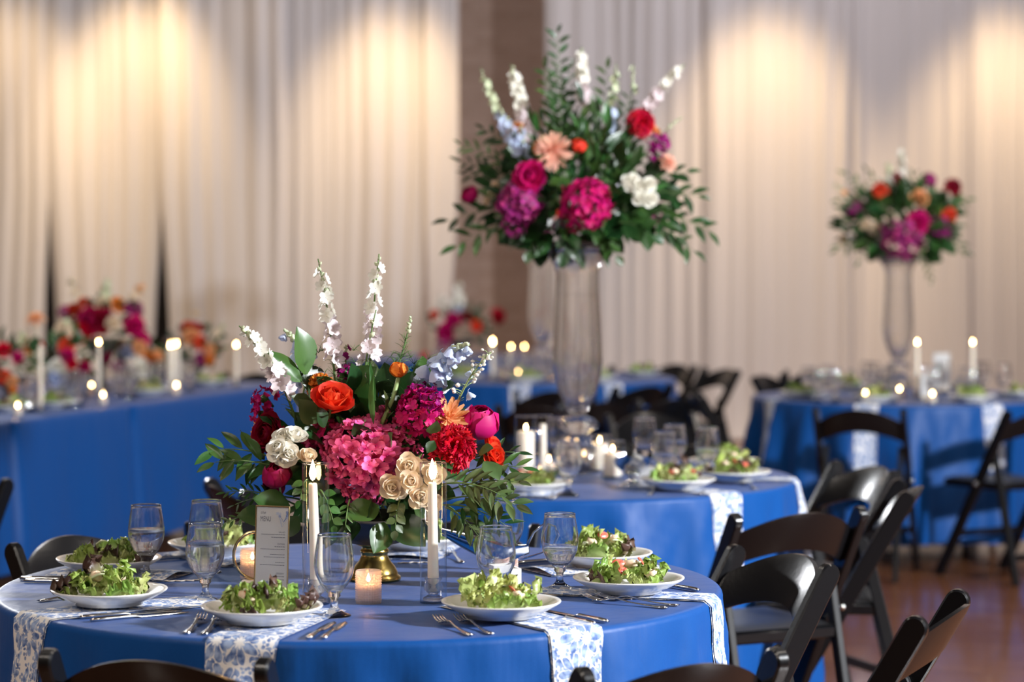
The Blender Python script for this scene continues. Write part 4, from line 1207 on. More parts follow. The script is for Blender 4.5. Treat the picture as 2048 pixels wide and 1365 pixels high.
def raw_bell():
    if 'bell' in RAW: return RAW['bell']
    mb = MB()
    def fn(u, v):
        a = 2 * pi * u
        r = (0.12 + 0.62 * sin(pi * 0.5 * min(1, v * 1.2)) + 0.15 * max(0, v - 0.75) * 4) * (1 + 0.10 * v * cos(5 * a))
        return (r * cos(a), r * sin(a), -1.15 * v + 0.14 * v * v * cos(5 * a))
    mb.grid(fn, 15, 5, True); mb.tube([(0, 0, 0.0), (0.15, 0, 0.3), (0.5, 0, 0.42)], [0.07, 0.05, 0.03], 5)
    RAW['bell'] = mb
    return mb
def raw_bud():
    if 'bud' not in RAW: RAW['bud'] = MB().lathe([(0.0, -0.6), (0.22, -0.45), (0.46, -0.05), (0.48, 0.25), (0.30, 0.62), (0.0, 0.85)], 8)
    return RAW['bud']
MC = {}
def shape(kind, mat, name):
    k = (kind, mat, name)
    if k not in MC:
        r = raw_bell() if kind == 'bell' else raw_bud() if kind == 'bud' else raw_floret(kind) if kind in ('hyd', 'lark', 'stock') else raw_petal(kind)
        MC[k] = r.mesh(name, M[mat])
    return MC[k]
def petal_layout(kind, seed=0):
    """list of (petal kind, matrix) for a bloom of radius 1 opening along +z"""
    rnd = random.Random(seed + hash(kind) % 1 + len(kind) * 17); out = []
    def ring(n, pk, t0, t1, s0, s1, rb0, rb1, z0, z1, pw=1.2, jit=5):
        for i in range(n):
            q = i / max(1, n - 1)
            a = i * 2.39996 + rnd.uniform(-.12, .12)
            tilt = radians(t0 + (t1 - t0) * q ** pw + rnd.uniform(-jit, jit))
            s = s0 + (s1 - s0) * q
            out.append((pk, Matrix.Rotation(a, 4, 'Z') @ Matrix.Translation((0, rb0 + (rb1 - rb0) * q, z0 + (z1 - z0) * q)) @ Matrix.Rotation(-tilt, 4, 'X') @ Matrix.Rotation(rnd.uniform(-.15, .15), 4, 'Y') @ Matrix.Diagonal((s, s, s, 1))))
    if kind == 'rose': ring(9, 'inner', 2, 14, 0.75, 0.92, -0.10, 0.05, -0.30, -0.32); ring(15, 'rose', 16, 66, 0.92, 1.08, 0.06, 0.14, -0.34, -0.46)
    elif kind == 'cuprose': ring(8, 'inner', 2, 10, 0.95, 1.15, -0.10, 0.05, -0.45, -0.5); ring(10, 'rose', 10, 38, 1.2, 1.3, 0.08, 0.16, -0.52, -0.62)
    elif kind == 'spray': ring(7, 'inner', 2, 14, 0.75, 0.95, -0.10, 0.05, -0.30, -0.32); ring(9, 'rose', 18, 60, 0.95, 1.1, 0.06, 0.14, -0.34, -0.46)
    elif kind == 'peony': ring(5, 'inner', 0, 6, 1.1, 1.25, 0.0, 0.08, -0.6, -0.65); ring(10, 'peony', 5, 17, 1.35, 1.5, 0.12, 0.26, -0.66, -0.78)
    elif kind == 'carnation': ring(52, 'frill', 3, 92, 0.80, 0.95, 0.0, 0.10, -0.05, -0.30, 0.9, 9)
    elif kind == 'ranun': ring(12, 'inner', 2, 22, 0.55, 0.75, -0.05, 0.10, -0.25, -0.25); ring(20, 'ranun', 22, 70, 0.72, 1.0, 0.08, 0.16, -0.26, -0.42)
    elif kind == 'mum': ring(30, 'ray', 4, 45, 0.55, 0.85, 0.0, 0.06, -0.1, -0.15, 1, 6); ring(44, 'ray', 45, 98, 0.9, 1.05, 0.05, 0.10, -0.15, -0.22, 1, 7)
    elif kind == 'tulip': ring(10, 'tulip', 1, 9, 1.3, 1.5, 0.05, 0.28, -0.7, -0.78)
    return out
def calyx(kind):
    if kind in ('hyd', 'stockc'):
        return 'calyx', [(0.0, -1.0), (0.10, -0.95), (0.25, -0.3), (0.35, 0.1), (0.22, 0.35), (0.0, 0.45)]
    return 'calyx', [(0.0, -1.9), (0.06, -1.9), (0.07, -0.8), (0.20, -0.62), (0.24, -0.48), (0.16, -0.30), (0.0, -0.22)]
def calyx_mesh(kind, name):
    k = ('cal', kind in ('hyd', 'stockc'), name)
    if k not in MC: MC[k] = MB().lathe(calyx(kind)[1], 8).mesh(name, M['leafm'] if k[1] else M['pstem'])
    return MC[k]
BN = {'rose': 'rose', 'cuprose': 'rose', 'spray': 'spray_rose', 'peony': 'peony', 'carnation': 'carnation', 'ranun': 'ranunculus', 'mum': 'chrysanthemum', 'tulip': 'tulip', 'hyd': 'hydrangea', 'stock': 'stock_flower'}
class Arr:
    """a flower arrangement; all positions are given in the world and stored relative to its root"""
    def __init__(s, root, ctr, simple=False, seed=1):
        s.root, s.inv, s.ctr, s.simple = root, Matrix.Translation(-Vector(root.location)), Vector(ctr), simple
        s.rnd = random.Random(seed)
    def part(s, name, me, mw): return obj(name, me, s.root, s.inv @ mw)
    def face(s, p, fwd=0.7):
        d = (Vector(p) - s.ctr); d = d.normalized() if d.length > 1e-4 else Vector((0, 0, 1))
        return (d + Vector((0, -fwd, 0.15))).normalized()
    def bloom(s, kind, p, R, mat, d=None, fwd=0.7, squash=(1, 1, 1), n=None):
        p = Vector(p); d = s.face(p, fwd) if d is None else Vector(d)
        nm = BN[kind]; T = frame(p, d, s.rnd.uniform(0, 6), R) @ Matrix.Diagonal((*squash, 1))
        if kind in ('hyd', 'stock'):
            n = n or (64 if kind == 'hyd' else 22)
            fl = []
            for i in range(n):
                z = 1 - 1.55 * (i + 0.5) / n; r = sqrt(max(0, 1 - z * z)); a = i * 2.39996
                v = Vector((r * cos(a), r * sin(a), z)) * s.rnd.uniform(0.80, 1.0)
                vd = (v + Vector([s.rnd.uniform(-.55, .55) for _ in range(3)])).normalized()
                fs = (0.235 if kind == 'hyd' else 0.36) * s.rnd.uniform(0.85, 1.15)
                fl.append(frame(v, vd, s.rnd.uniform(0, 6), fs))
            if s.simple:
                mb = MB()
                for q in fl: add_raw(mb, raw_floret(kind), q)
                mb.lathe(calyx('hyd')[1], 6)
                return s.part(nm, mb.mesh(nm, M[mat]), T)
            b = s.part(nm, calyx_mesh('hyd', nm), T)
            for q in fl: obj('floret', shape(kind, mat, 'floret'), b, q)
            return b
        lay_ = petal_layout(kind)
        if s.simple:
            k = ('simple', kind, mat)
            if k not in MC:
                mb = MB()
                for pk, q in lay_: add_raw(mb, raw_petal(pk), q)
                MC[k] = mb.mesh(nm, M[mat])
            return s.part(nm, MC[k], T)
        b = s.part(nm, calyx_mesh(kind, nm), T)
        for pk, q in lay_: obj('petal', shape(pk, mat, 'petal'), b, q)
        return b
    def spike(s, p0, p1, bow, n, t0, size, cols, kind='lark', name='larkspur', fern=10, droop=False, budn=6):
        """flower spike: stem from p0 to p1 bowed by bow, n florets from t0 to the tip; cols = (lower, upper) materials"""
        p0, p1, bow = Vector(p0), Vector(p1), Vector(bow)
        cv = lambda t: p0.lerp(p1, t) + bow * (4 * t * (1 - t))
        L = (p1 - p0).length
        mb = MB(); mb.tube([cv(i / 10) - p0 for i in range(11)], [0.0026 * (1 - 0.7 * i / 10) + 0.0006 for i in range(11)], 5)
        for i in range(fern):                      # thread-like leaves on the lower stem
            t = (0.15 + 0.75 * t0 * i / max(1, fern)) if t0 > 0.3 else 0.1 + 0.5 * i / fern
            q = cv(t) - p0
            for k in range(3):
                v = Vector([s.rnd.uniform(-1, 1), s.rnd.uniform(-1, 1), s.rnd.uniform(0, .8)]).normalized() * s.rnd.uniform(.012, .028)
                mb.tube([q, q + v * 0.6 + Vector((0, 0, 0.002)), q + v], [0.0007, 0.0006, 0.0003], 3)
        b = s.part(name, mb.mesh(name, M['stem' if kind != 'bell' else 'pstem']), Matrix.Translation(p0))
        for i in range(n):
            t = t0 + (1 - t0) * 0.84 * i / max(1, n - 1)
            q = cv(t) - p0
            f = 1 - 0.45 * (t - t0) / (1 - t0)
            a = i * 2.4 + s.rnd.uniform(-.4, .4)
            d = Vector((cos(a), sin(a) - 0.35, 0.15 + 0.5 * (t - t0))).normalized()
            if kind == 'bell':
                o2 = q + Vector((cos(a), sin(a), 0.3)) * size * f * 0.9
                obj('floret', shape('bell', cols[0] if t < 0.75 else cols[1], 'floret'), b, Matrix.Translation(o2) @ Matrix.Rotation(s.rnd.uniform(-.5, .5), 4, 'X') @ Matrix.Rotation(s.rnd.uniform(-.5, .5), 4, 'Y') @ Matrix.Diagonal((size * f * 0.8, size * f * 0.8, size * f * 0.85, 1)))
            else:
                obj('floret', shape(kind, cols[0] if (t - t0) / (1 - t0) < 0.42 else cols[1], 'floret'), b, frame(q + d * size * 0.42, d, s.rnd.uniform(0, 6), size * f))
        for i in range(budn):
            t = 0.80 + 0.20 * i / budn
            q = cv(t) - p0; a = i * 2.4
            d = Vector((cos(a), sin(a), 0.9)).normalized()
            obj('bud', shape('bud', 'budc', 'bud'), b, frame(q + d * size * 0.30 * (1.3 - t), d, 0, size * 0.42 * (1.35 - 0.6 * (t - .8) / .2)))
        return b
    def leaf(s, p, d, n, size, kind='ruscus', mat='leafm', name='leaf'):
        return s.part(name, leaf_mesh(kind, mat), orient(p, d, n, size))
    def leafpx(s, bx, by, tx, ty, y0, y1, kind='ruscus', mat='leafm', roll=0.0):
        a, b = ony(bx, by, y0), ony(tx, ty, y1)
        d = b - a; nn = Vector((roll, -0.75, 0.6))
        return s.leaf(a, d, nn, d.length, kind, mat)
    def branch(s, p0, p1, bow, n, size, kind='ruscus', mat='leafm', flat=0.6, tip=True, spread=48):
        p0, p1, bow = Vector(p0), Vector(p1), Vector(bow)
        cv = lambda t: p0.lerp(p1, t) + bow * (4 * t * (1 - t))
        s.part('stem', MB().tube([cv(i / 8) - p0 for i in range(9)], [0.0022 - 0.0015 * i / 8 for i in range(9)], 5).mesh('stem', M['stem']), Matrix.Translation(p0))
        for i in range(n):
            t = 0.22 + 0.78 * i / max(1, n - 1)
            ax = (cv(min(1, t + .03)) - cv(t - .03)).normalized()
            side = ax.cross(Vector((0.1, -0.8, 0.6))).normalized() * (1 if i % 2 else -1)
            ang = radians(spread * (0.25 if (i == n - 1 and tip) else 1) + s.rnd.uniform(-14, 14))
            d = ax * cos(ang) + side * sin(ang) + Vector((0, s.rnd.uniform(-.25, .15), s.rnd.uniform(-.15, .1)))
            s.leaf(cv(t), d, Vector((s.rnd.uniform(-.5, .5), -0.7, 0.6)), size * s.rnd.uniform(0.75, 1.1) * (1.0 - 0.25 * t), kind, mat)
    def fill(s, ctr, rad, n, kinds, size, zmin=-0.6, seed=3, up=0.25, front=0.35, joined=False):
        """leaves over the shell of an ellipsoid; joined = the uncountable leaves deep inside, one mesh per colour"""
        r = random.Random(seed); mbs = {}
        for i in range(n):
            z = 1 - (1 - zmin) * (i + 0.5) / n; a = i * 2.39996
            q = sqrt(max(0, 1 - z * z))
            v = Vector((q * cos(a), q * sin(a), z))
            k = r.uniform(0.45, 0.92)
            p = Vector(ctr) + Vector((v.x * rad[0], v.y * rad[1], v.z * rad[2])) * k
            d = v + Vector((r.uniform(-.7, .7), r.uniform(-.7, .7) - front * 0.3, r.uniform(-.5, .6) + up))
            kd, mt = r.choice(kinds)
            nn = Vector((r.uniform(-.8, .8), -0.8, 0.5 + r.uniform(-.4, .4))); sz = size * r.uniform(0.6, 1.15)
            if joined:
                leaf_mesh(kd, mt); add_raw(mbs.setdefault(mt, MB()), RAW['leaf_' + kd], s.inv @ orient(p, d, nn, sz))
            else: s.leaf(p, d, nn, sz, kd, mt)
        for mt, mb in mbs.items():
            o = obj('foliage', mb.mesh('foliage', M[mt]), s.root); o['kind'] = 'stuff'
def add_raw(mb, r, T):
    mb.add([T @ Vector(p) for p in r.v], r.f, [r.uv.get(i, (0, 0.5)) for i in range(len(r.v))])
def orient(p, d, n, s):
    y = Vector(d).normalized(); x = y.cross(Vector(n))
    x = x.normalized() if x.length > 1e-4 else Vector((1, 0, 0))
    z = x.cross(y)
    R = Matrix((x, y, z)).transposed().to_4x4()
    return Matrix.Translation(p) @ R @ Matrix.Diagonal((s, s, s, 1))
def leaf_mesh(kind, mat):
    k = ('leaf', kind, mat)
    if k in MC: return MC[k]
    W, bend, fold, pk = {'ruscus': (0.17, 0.16, 0.35, 0.9), 'salal': (0.34, 0.14, 0.22, 1.0), 'olive': (0.115, 0.10, 0.3, 0.9), 'round': (0.36, 0.08, 0.15, 0.75), 'blade': (0.07, 0.10, 0.6, 0.7), 'fern': (0.13, 0.1, 0.2, 1.0)}[kind]
    mb = MB(); nv = 6
    def fn(u, v):
        x = (u - 0.5) * 2
        vv = 0.10 + 0.90 * v
        w = W * sin(pi * min(1, v ** pk * 0.97 + 0.03)) ** 0.85
        return (x * w, vv, -bend * vv * vv + fold * abs(x) * w + 0.02 * sin(7 * v + 3 * x) * abs(x))
    mb.grid(fn, 4, nv)
    mb.tube([(0, 0, 0.0), (0, 0.06, 0), (0, 0.12, -0.002)], [0.010, 0.008, 0.006], 4)
    RAW['leaf_' + kind] = mb
    MC[k] = mb.mesh('leaf', M[mat])
    return MC[k]

# ---- the front bouquet in its brass compote
def front_bouquet():
    X0, Y0 = (748 - 1024) / FPX * 5.2, 5.2
    root = thing('flower_arrangement', 'low bouquet of pink hydrangea and red blooms in a brass pedestal bowl, front table', 'bouquet', (X0, Y0, ZT))
    mb = MB(); mb.lathe([(0.0, 0.0), (0.056, 0.0), (0.0575, 0.004), (0.056, 0.009), (0.051, 0.012), (0.050, 0.018), (0.044, 0.030), (0.034, 0.042), (0.029, 0.052), (0.0285, 0.058), (0.031, 0.060), (0.031, 0.066), (0.027, 0.069), (0.030, 0.074), (0.045, 0.080), (0.0, 0.079)], 44)
    ft = obj('pedestal', mb.mesh('pedestal', M['brass']), root)
    mb = MB(); mb.lathe([(0.028, 0.076), (0.055, 0.082), (0.085, 0.094), (0.112, 0.112), (0.128, 0.134), (0.132, 0.140), (0.128, 0.141), (0.105, 0.116), (0.05, 0.09), (0.0, 0.086)], 44); obj('bowl', mb.mesh('bowl', M['darkmetal']), root)  # brass bowl: its dark reflections are put into the metal's colour
    A = Arr(root, ony(735, 960, 5.2), seed=5)
    px = lambda r: r * Y0 / FPX
    def B(kind, x, y, Y, r, mat, **k): return A.bloom(kind, ony(x, y, Y), px(r), mat, **k)
    B('cuprose', 666, 800, 5.07, 39, 'coral', d=(0.2, -0.6, 0.75)); B('carnation', 640, 768, 5.17, 28, 'orange', d=(-0.2, -0.5, 0.85)); B('ranun', 535, 868, 5.12, 44, 'wine', d=(-0.6, -0.75, 0.2)); B('mum', 520, 868, 5.19, 34, 'peach', d=(-0.9, -0.3, 0.2))
    B('spray', 556, 898, 5.01, 25, 'white', d=(-0.25, -0.85, 0.45)); B('spray', 566, 876, 5.03, 22, 'white', d=(-0.1, -0.7, 0.7)); B('spray', 580, 906, 5.00, 19, 'white', d=(0.2, -0.9, 0.2)); B('cuprose', 590, 872, 5.03, 21, 'white', d=(0.25, -0.5, 0.8)); B('cuprose', 616, 914, 5.00, 18, 'ivory', d=(0.3, -0.6, 0.75)); B('spray', 570, 918, 5.0, 20, 'white', d=(0.0, -0.8, -0.5))
    B('peony', 555, 952, 5.06, 32, 'crimson', d=(-0.1, -0.5, 0.85)); B('peony', 548, 970, 5.12, 26, 'crimson', d=(-0.5, -0.6, -0.3))
    B('hyd', 726, 915, 5.07, 74, 'pink', d=(0.05, -0.85, 0.5), squash=(1.08, 1, 0.9), n=120); B('hyd', 665, 885, 5.13, 56, 'crimson', d=(-0.4, -0.5, 0.8), n=56); B('hyd', 770, 870, 5.14, 58, 'pink', d=(0.3, -0.5, 0.85), n=56); B('hyd', 727, 985, 5.07, 40, 'pink', d=(0, -0.7, -0.6), n=44); B('hyd', 800, 905, 5.1, 45, 'pink', d=(0.6, -0.6, 0.4), n=40)
    B('stock', 838, 826, 5.07, 42, 'magenta', d=(0.1, -0.6, 0.8), n=34); B('stock', 862, 800, 5.05, 24, 'purple', d=(0.5, -0.5, 0.7), n=18); B('stock', 832, 790, 5.08, 22, 'purple', d=(0, -0.4, 0.9), n=14); B('stock', 858, 776, 5.12, 15, 'purple', d=(0, -0.2, 1), n=10); B('stock', 690, 745, 5.2, 17, 'purple', n=12); B('stock', 700, 772, 5.22, 17, 'purple', n=12); B('stock', 530, 800, 5.22, 26, 'magenta', n=16); B('stock', 525, 830, 5.24, 24, 'magenta', n=14)
    B('mum', 897, 834, 5.08, 46, 'peach', d=(0.35, -0.75, 0.55)); B('carnation', 908, 895, 5.02, 46, 'red', d=(0.25, -0.92, 0.2)); B('peony', 957, 846, 5.12, 43, 'magenta', d=(0.15, -0.4, 0.9)); B('cuprose', 988, 912, 5.08, 22, 'coral', d=(0.6, -0.7, 0.3)); B('cuprose', 984, 890, 5.12, 20, 'coral', d=(0.7, -0.4, 0.6))
    for x, y, r, Y in ((815, 932, 25, 4.99), (784, 976, 24, 4.98), (822, 962, 21, 4.97), (868, 950, 22, 4.98), (840, 992, 24, 4.98), (865, 1010, 19, 4.99), (862, 1035, 15, 5.0), (845, 935, 18, 5.02), (800, 985, 16, 5.01)):
        B('spray', x, y, Y, r, 'ivory', fwd=1.4)
    B('tulip', 798, 740, 5.1, 20, 'orange', d=(0.05, -0.15, 1)); A.part('stem', MB().tube([ony(797, 756, 5.1), ony(785, 800, 5.09), ony(762, 850, 5.08), ony(752, 880, 5.1)], 0.0045, 7).mesh('stem', M['pstem']), Matrix.Identity(4))
    A.leafpx(742, 850, 746, 725, 5.08, 5.06, 'blade', 'leafm', 0.5); A.leafpx(748, 860, 740, 740, 5.06, 5.03, 'blade', 'fern', -0.6)
    # spikes
    S = lambda a, b, bow, n, t0, sz, cols, **k: A.spike(ony(*a), ony(*b), bow, n, t0, px(sz), cols, **k)
    S((595, 850, 5.15), (478, 652, 5.05), (0.012, 0, 0.01), 15, 0.30, 21, ('blush', 'white'))
    S((672, 850, 5.2), (636, 518, 5.18), (0.010, 0, 0), 15, 0.40, 20, ('blush', 'white'))
    S((735, 850, 5.2), (758, 508, 5.18), (-0.004, 0, 0), 14, 0.42, 20, ('blush', 'white'))
    S((720, 880, 5.22), (752, 620, 5.16), (-0.008, 0, 0), 5, 0.50, 19, ('blush', 'blush'), budn=2)
    S((770, 800, 5.2), (822, 632, 5.2), (0.006, 0, 0), 0, 0.8, 15, ('blush', 'white'), fern=22, budn=8)
    S((625, 830, 5.2), (568, 660, 5.18), (0.018, 0, 0.012), 10, 0.42, 21, ('lilac', 'lilac'), budn=8, kind='bell', name='delphinium', fern=0)
    S((600, 830, 5.2), (622, 695, 5.2), (0.0, 0, 0), 6, 0.4, 18, ('lilac', 'lilac'), budn=4, kind='bell', name='delphinium', fern=0)
    S((840, 850, 5.15), (940, 690, 5.08), (-0.020, 0, 0.032), 20, 0.42, 25, ('lilac', 'lilac'), budn=8, kind='bell', name='delphinium', fern=0)
    S((895, 860, 5.12), (984, 704, 5.06), (-0.004, 0, 0.02), 3, 0.35, 15, ('lilac', 'white'), budn=4, kind='bell', name='delphinium', fern=3)
    S((690, 800, 5.22), (692, 690, 5.22), (0, 0, 0), 4, 0.5, 13, ('purple', 'purple'), kind='stock', name='stock_spike', fern=4)
    r = random.Random(4)
    for k in range(24):                      # green-white buds on wiry stalks at the right spike
        t = 0.35 + 0.65 * k / 24
        a = ony(895, 860, 5.12).lerp(ony(984, 704, 5.06), t) + Vector((-0.004, 0, 0.02)) * 4 * t * (1 - t)
        e = a + Vector((r.uniform(-.026, .026), r.uniform(-.03, .02), r.uniform(-.004, .022))) * (1.25 - 0.7 * t)
        bd = A.part('bud', shape('bud', 'white', 'bud'), frame(e, e - a, 0, 0.0085 * (1.25 - 0.6 * t)))
        A.part('bud_stalk', MB().tube([Vector((0, 0, 0)), (e - a) * 0.6 + Vector((0, 0, 0.002)), e - a], 0.0008, 4).mesh('bud_stalk', M['pstem']), Matrix.Translation(a))
    # foliage
    C = ony(735, 925, 5.2)
    A.fill(C, (0.205, 0.17, 0.17), 250, [('salal', 'leafd'), ('ruscus', 'leafd'), ('ruscus', 'leafm'), ('salal', 'leafm'), ('round', 'leafd'), ('olive', 'leafo')], 0.078, -0.75, 3, joined=True)
    A.fill(ony(735, 940, 5.2), (0.14, 0.13, 0.13), 70, [('salal', 'leafd')], 0.085, -0.9, 9, joined=True)
    for a, b, n, sz, kd, mt in (
        ((575, 930, 5.12), (432, 900, 5.06), 7, 0.075, 'ruscus', 'leafm'), ((575, 945, 5.10), (432, 925, 5.04), 7, 0.075, 'ruscus', 'leafm'), ((575, 935, 5.15), (470, 935, 5.12), 5, 0.07, 'ruscus', 'leafd'),
        ((590, 1010, 5.12), (452, 985, 5.08), 16, 0.030, 'fern', 'leafm'), ((590, 1020, 5.10), (445, 1050, 5.06), 16, 0.030, 'fern', 'leafm'), ((600, 1000, 5.18), (470, 1010, 5.16), 14, 0.028, 'fern', 'leafd'),
        ((890, 960, 5.10), (1042, 935, 5.06), 10, 0.068, 'olive', 'leafm'), ((890, 985, 5.08), (1035, 965, 5.00), 12, 0.062, 'ruscus', 'leafo'), ((890, 1000, 5.06), (1030, 1010, 4.98), 14, 0.066, 'ruscus', 'leafo'),
        ((890, 1010, 5.05), (1012, 1052, 4.98), 14, 0.064, 'olive', 'leafd'), ((890, 1015, 5.05), (965, 1085, 4.99), 12, 0.060, 'olive', 'leafo'), ((880, 970, 5.02), (1000, 990, 4.95), 12, 0.064, 'olive', 'leafo'), ((900, 940, 5.14), (1030, 905, 5.12), 8, 0.055, 'olive', 'leafd'), ((885, 1010, 5.10), (940, 1062, 5.05), 8, 0.05, 'olive', 'leafo'),
        ((640, 980, 5.0), (668, 1050, 4.97), 8, 0.032, 'round', 'leafm'), ((700, 1000, 5.0), (690, 1060, 4.98), 8, 0.03, 'ruscus', 'leafm'), ((800, 1000, 5.0), (790, 1060, 4.98), 8, 0.03, 'round', 'leafo'), ((615, 960, 5.0), (600, 1000, 4.98), 6, 0.032, 'round', 'leafm')):
        A.branch(ony(*a), ony(*b), (0, 0, 0.012), n, sz, kd, mt)
    for q in ((765, 1012, 694, 1030, 5.03, 4.98, 'salal', 'leafm', 0.2), (772, 1040, 752, 1104, 5.02, 4.97, 'salal', 'leafm', 0.6), (778, 1028, 850, 1088, 5.02, 4.98, 'salal', 'leafd', -0.2), (655, 1020, 668, 1072, 5.04, 5.0, 'salal', 'leafm', 0.4), (715, 1040, 690, 1085, 5.05, 5.0, 'salal', 'leafd', -0.4),
              (590, 1025, 512, 992, 5.06, 5.02, 'salal', 'leafm', 0.0), (545, 1040, 478, 1028, 5.08, 5.04, 'salal', 'leafo', 0.3), (600, 1030, 560, 1075, 5.06, 5.02, 'salal', 'leafd', 0.2), (700, 1030, 640, 1090, 5.04, 5.0, 'salal', 'leafd', -0.3), (820, 1040, 880, 1078, 5.04, 5.0, 'salal', 'leafd', 0.3),
              (612, 760, 606, 655, 5.16, 5.14, 'salal', 'leafm', 0.9), (610, 770, 535, 700, 5.15, 5.08, 'ruscus', 'leafm', -0.3), (600, 800, 565, 775, 5.14, 5.1, 'ruscus', 'leafd', 0.2), (630, 830, 590, 790, 5.1, 5.06, 'salal', 'leafo', 0.4), (640, 850, 600, 800, 5.08, 5.05, 'round', 'leafo', -0.3), (650, 860, 640, 815, 5.06, 5.04, 'salal', 'leafd', 0.5),
              (665, 800, 600, 735, 5.2, 5.15, 'salal', 'leafd', 0.2), (700, 790, 745, 735, 5.2, 5.15, 'salal', 'leafm', 0.2), (720, 800, 690, 738, 5.22, 5.2, 'salal', 'leafo', 0.3), (790, 810, 768, 728, 5.2, 5.18, 'salal', 'leafd', -0.2), (800, 800, 832, 745, 5.2, 5.18, 'salal', 'leafm', 0.4), (810, 830, 770, 790, 5.12, 5.08, 'salal', 'leafd', 0.0), (840, 770, 848, 715, 5.16, 5.14, 'salal', 'leafm', 0.3), (880, 790, 905, 765, 5.14, 5.1, 'salal', 'leafd', 0.2), (870, 880, 855, 905, 5.0, 4.98, 'salal', 'leafd', 0.3), (860, 870, 875, 845, 5.0, 4.97, 'round', 'leafo', 0.4), (870, 900, 905, 935, 5.02, 4.99, 'salal', 'leafd', 0.1), (965, 920, 1000, 955, 5.04, 5.0, 'salal', 'leafo', 0.3), (955, 905, 985, 895, 5.03, 5.0, 'round', 'leafm', 0.1), (480, 860, 512, 905, 5.2, 5.15, 'ruscus', 'leafm', 0.3)):
        A.leafpx(*q)
    for k in range(46):                       # fine feathery threads between the blooms
        a = ony(r.uniform(600, 860), r.uniform(700, 820), r.uniform(5.1, 5.22)); mb = MB()
        for j in range(7):
            v = Vector((r.uniform(-1, 1), r.uniform(-1, 1), r.uniform(-.3, 1))).normalized() * r.uniform(0.012, 0.03)
            mb.tube([Vector((0, 0, 0)), v * 0.5 + Vector((0, 0, 0.003)), v], [0.0006, 0.0005, 0.0002], 3)
        A.part('fern_tuft', mb.mesh('fern_tuft', M['fern']), Matrix.Translation(a))
front_bouquet()

# ---- tall crystal vases with bouquets
VPROF = [(0.0, 0.0), (0.072, 0.0), (0.074, 0.006), (0.066, 0.014), (0.040, 0.022), (0.030, 0.034), (0.046, 0.048), (0.058, 0.070), (0.058, 0.090), (0.044, 0.112), (0.030, 0.122), (0.040, 0.132), (0.060, 0.146), (0.062, 0.160), (0.050, 0.174), (0.030, 0.182),
         (0.030, 0.190), (0.040, 0.215), (0.060, 0.260), (0.074, 0.310), (0.079, 0.360), (0.077, 0.42), (0.073, 0.50), (0.069, 0.58), (0.068, 0.64), (0.076, 0.675), (0.098, 0.705), (0.114, 0.720), (0.115, 0.724),
         (0.111, 0.724), (0.094, 0.708), (0.072, 0.678), (0.0635, 0.64), (0.0645, 0.58), (0.0685, 0.50), (0.0725, 0.42), (0.0742, 0.36), (0.069, 0.312), (0.055, 0.264), (0.034, 0.222), (0.0, 0.205)]
def facet_vase(name, VPROF, mat):
    n = 48; mb = MB(); vs, fs = [], []
    for r, z in VPROF:
        for i in range(n):
            a = 2 * pi * i / n
            k = 1 + (0.035 * cos(12 * a) if 0.24 < z < 0.66 else 0.05 * cos(9 * a) if 0.03 < z < 0.18 else 0)
            vs.append((r * k * cos(a), r * k * sin(a), z))
    m = len(VPROF)
    for j in range(m - 1):
        for i in range(n):
            q = (i + 1) % n
            fs.append((j * n + i, j * n + q, (j + 1) * n + q, (j + 1) * n + i))
    return mb.add(vs, fs).mesh(name, M[mat])
VFOOT = facet_vase('foot', VPROF[:16] + [(0.0, 0.182)], 'crystal'); VBODY = facet_vase('body', [(0.0, 0.183)] + VPROF[16:], 'crystal')
VWAT = MB().lathe([(0.0638, 0.575), (0.0625, 0.5735), (0.0, 0.5732)], 36, cap=False).mesh('water', M['cyl'])
def vase(x, y, label, sc=1.0):
    t = thing('crystal_vase', label, 'vase', (x, y, ZT), 0, 'tall crystal vases'); t.scale = (sc, sc, sc)
    obj('foot', VFOOT, t); b = obj('body', VBODY, t); obj('water', VWAT, t)
    return t
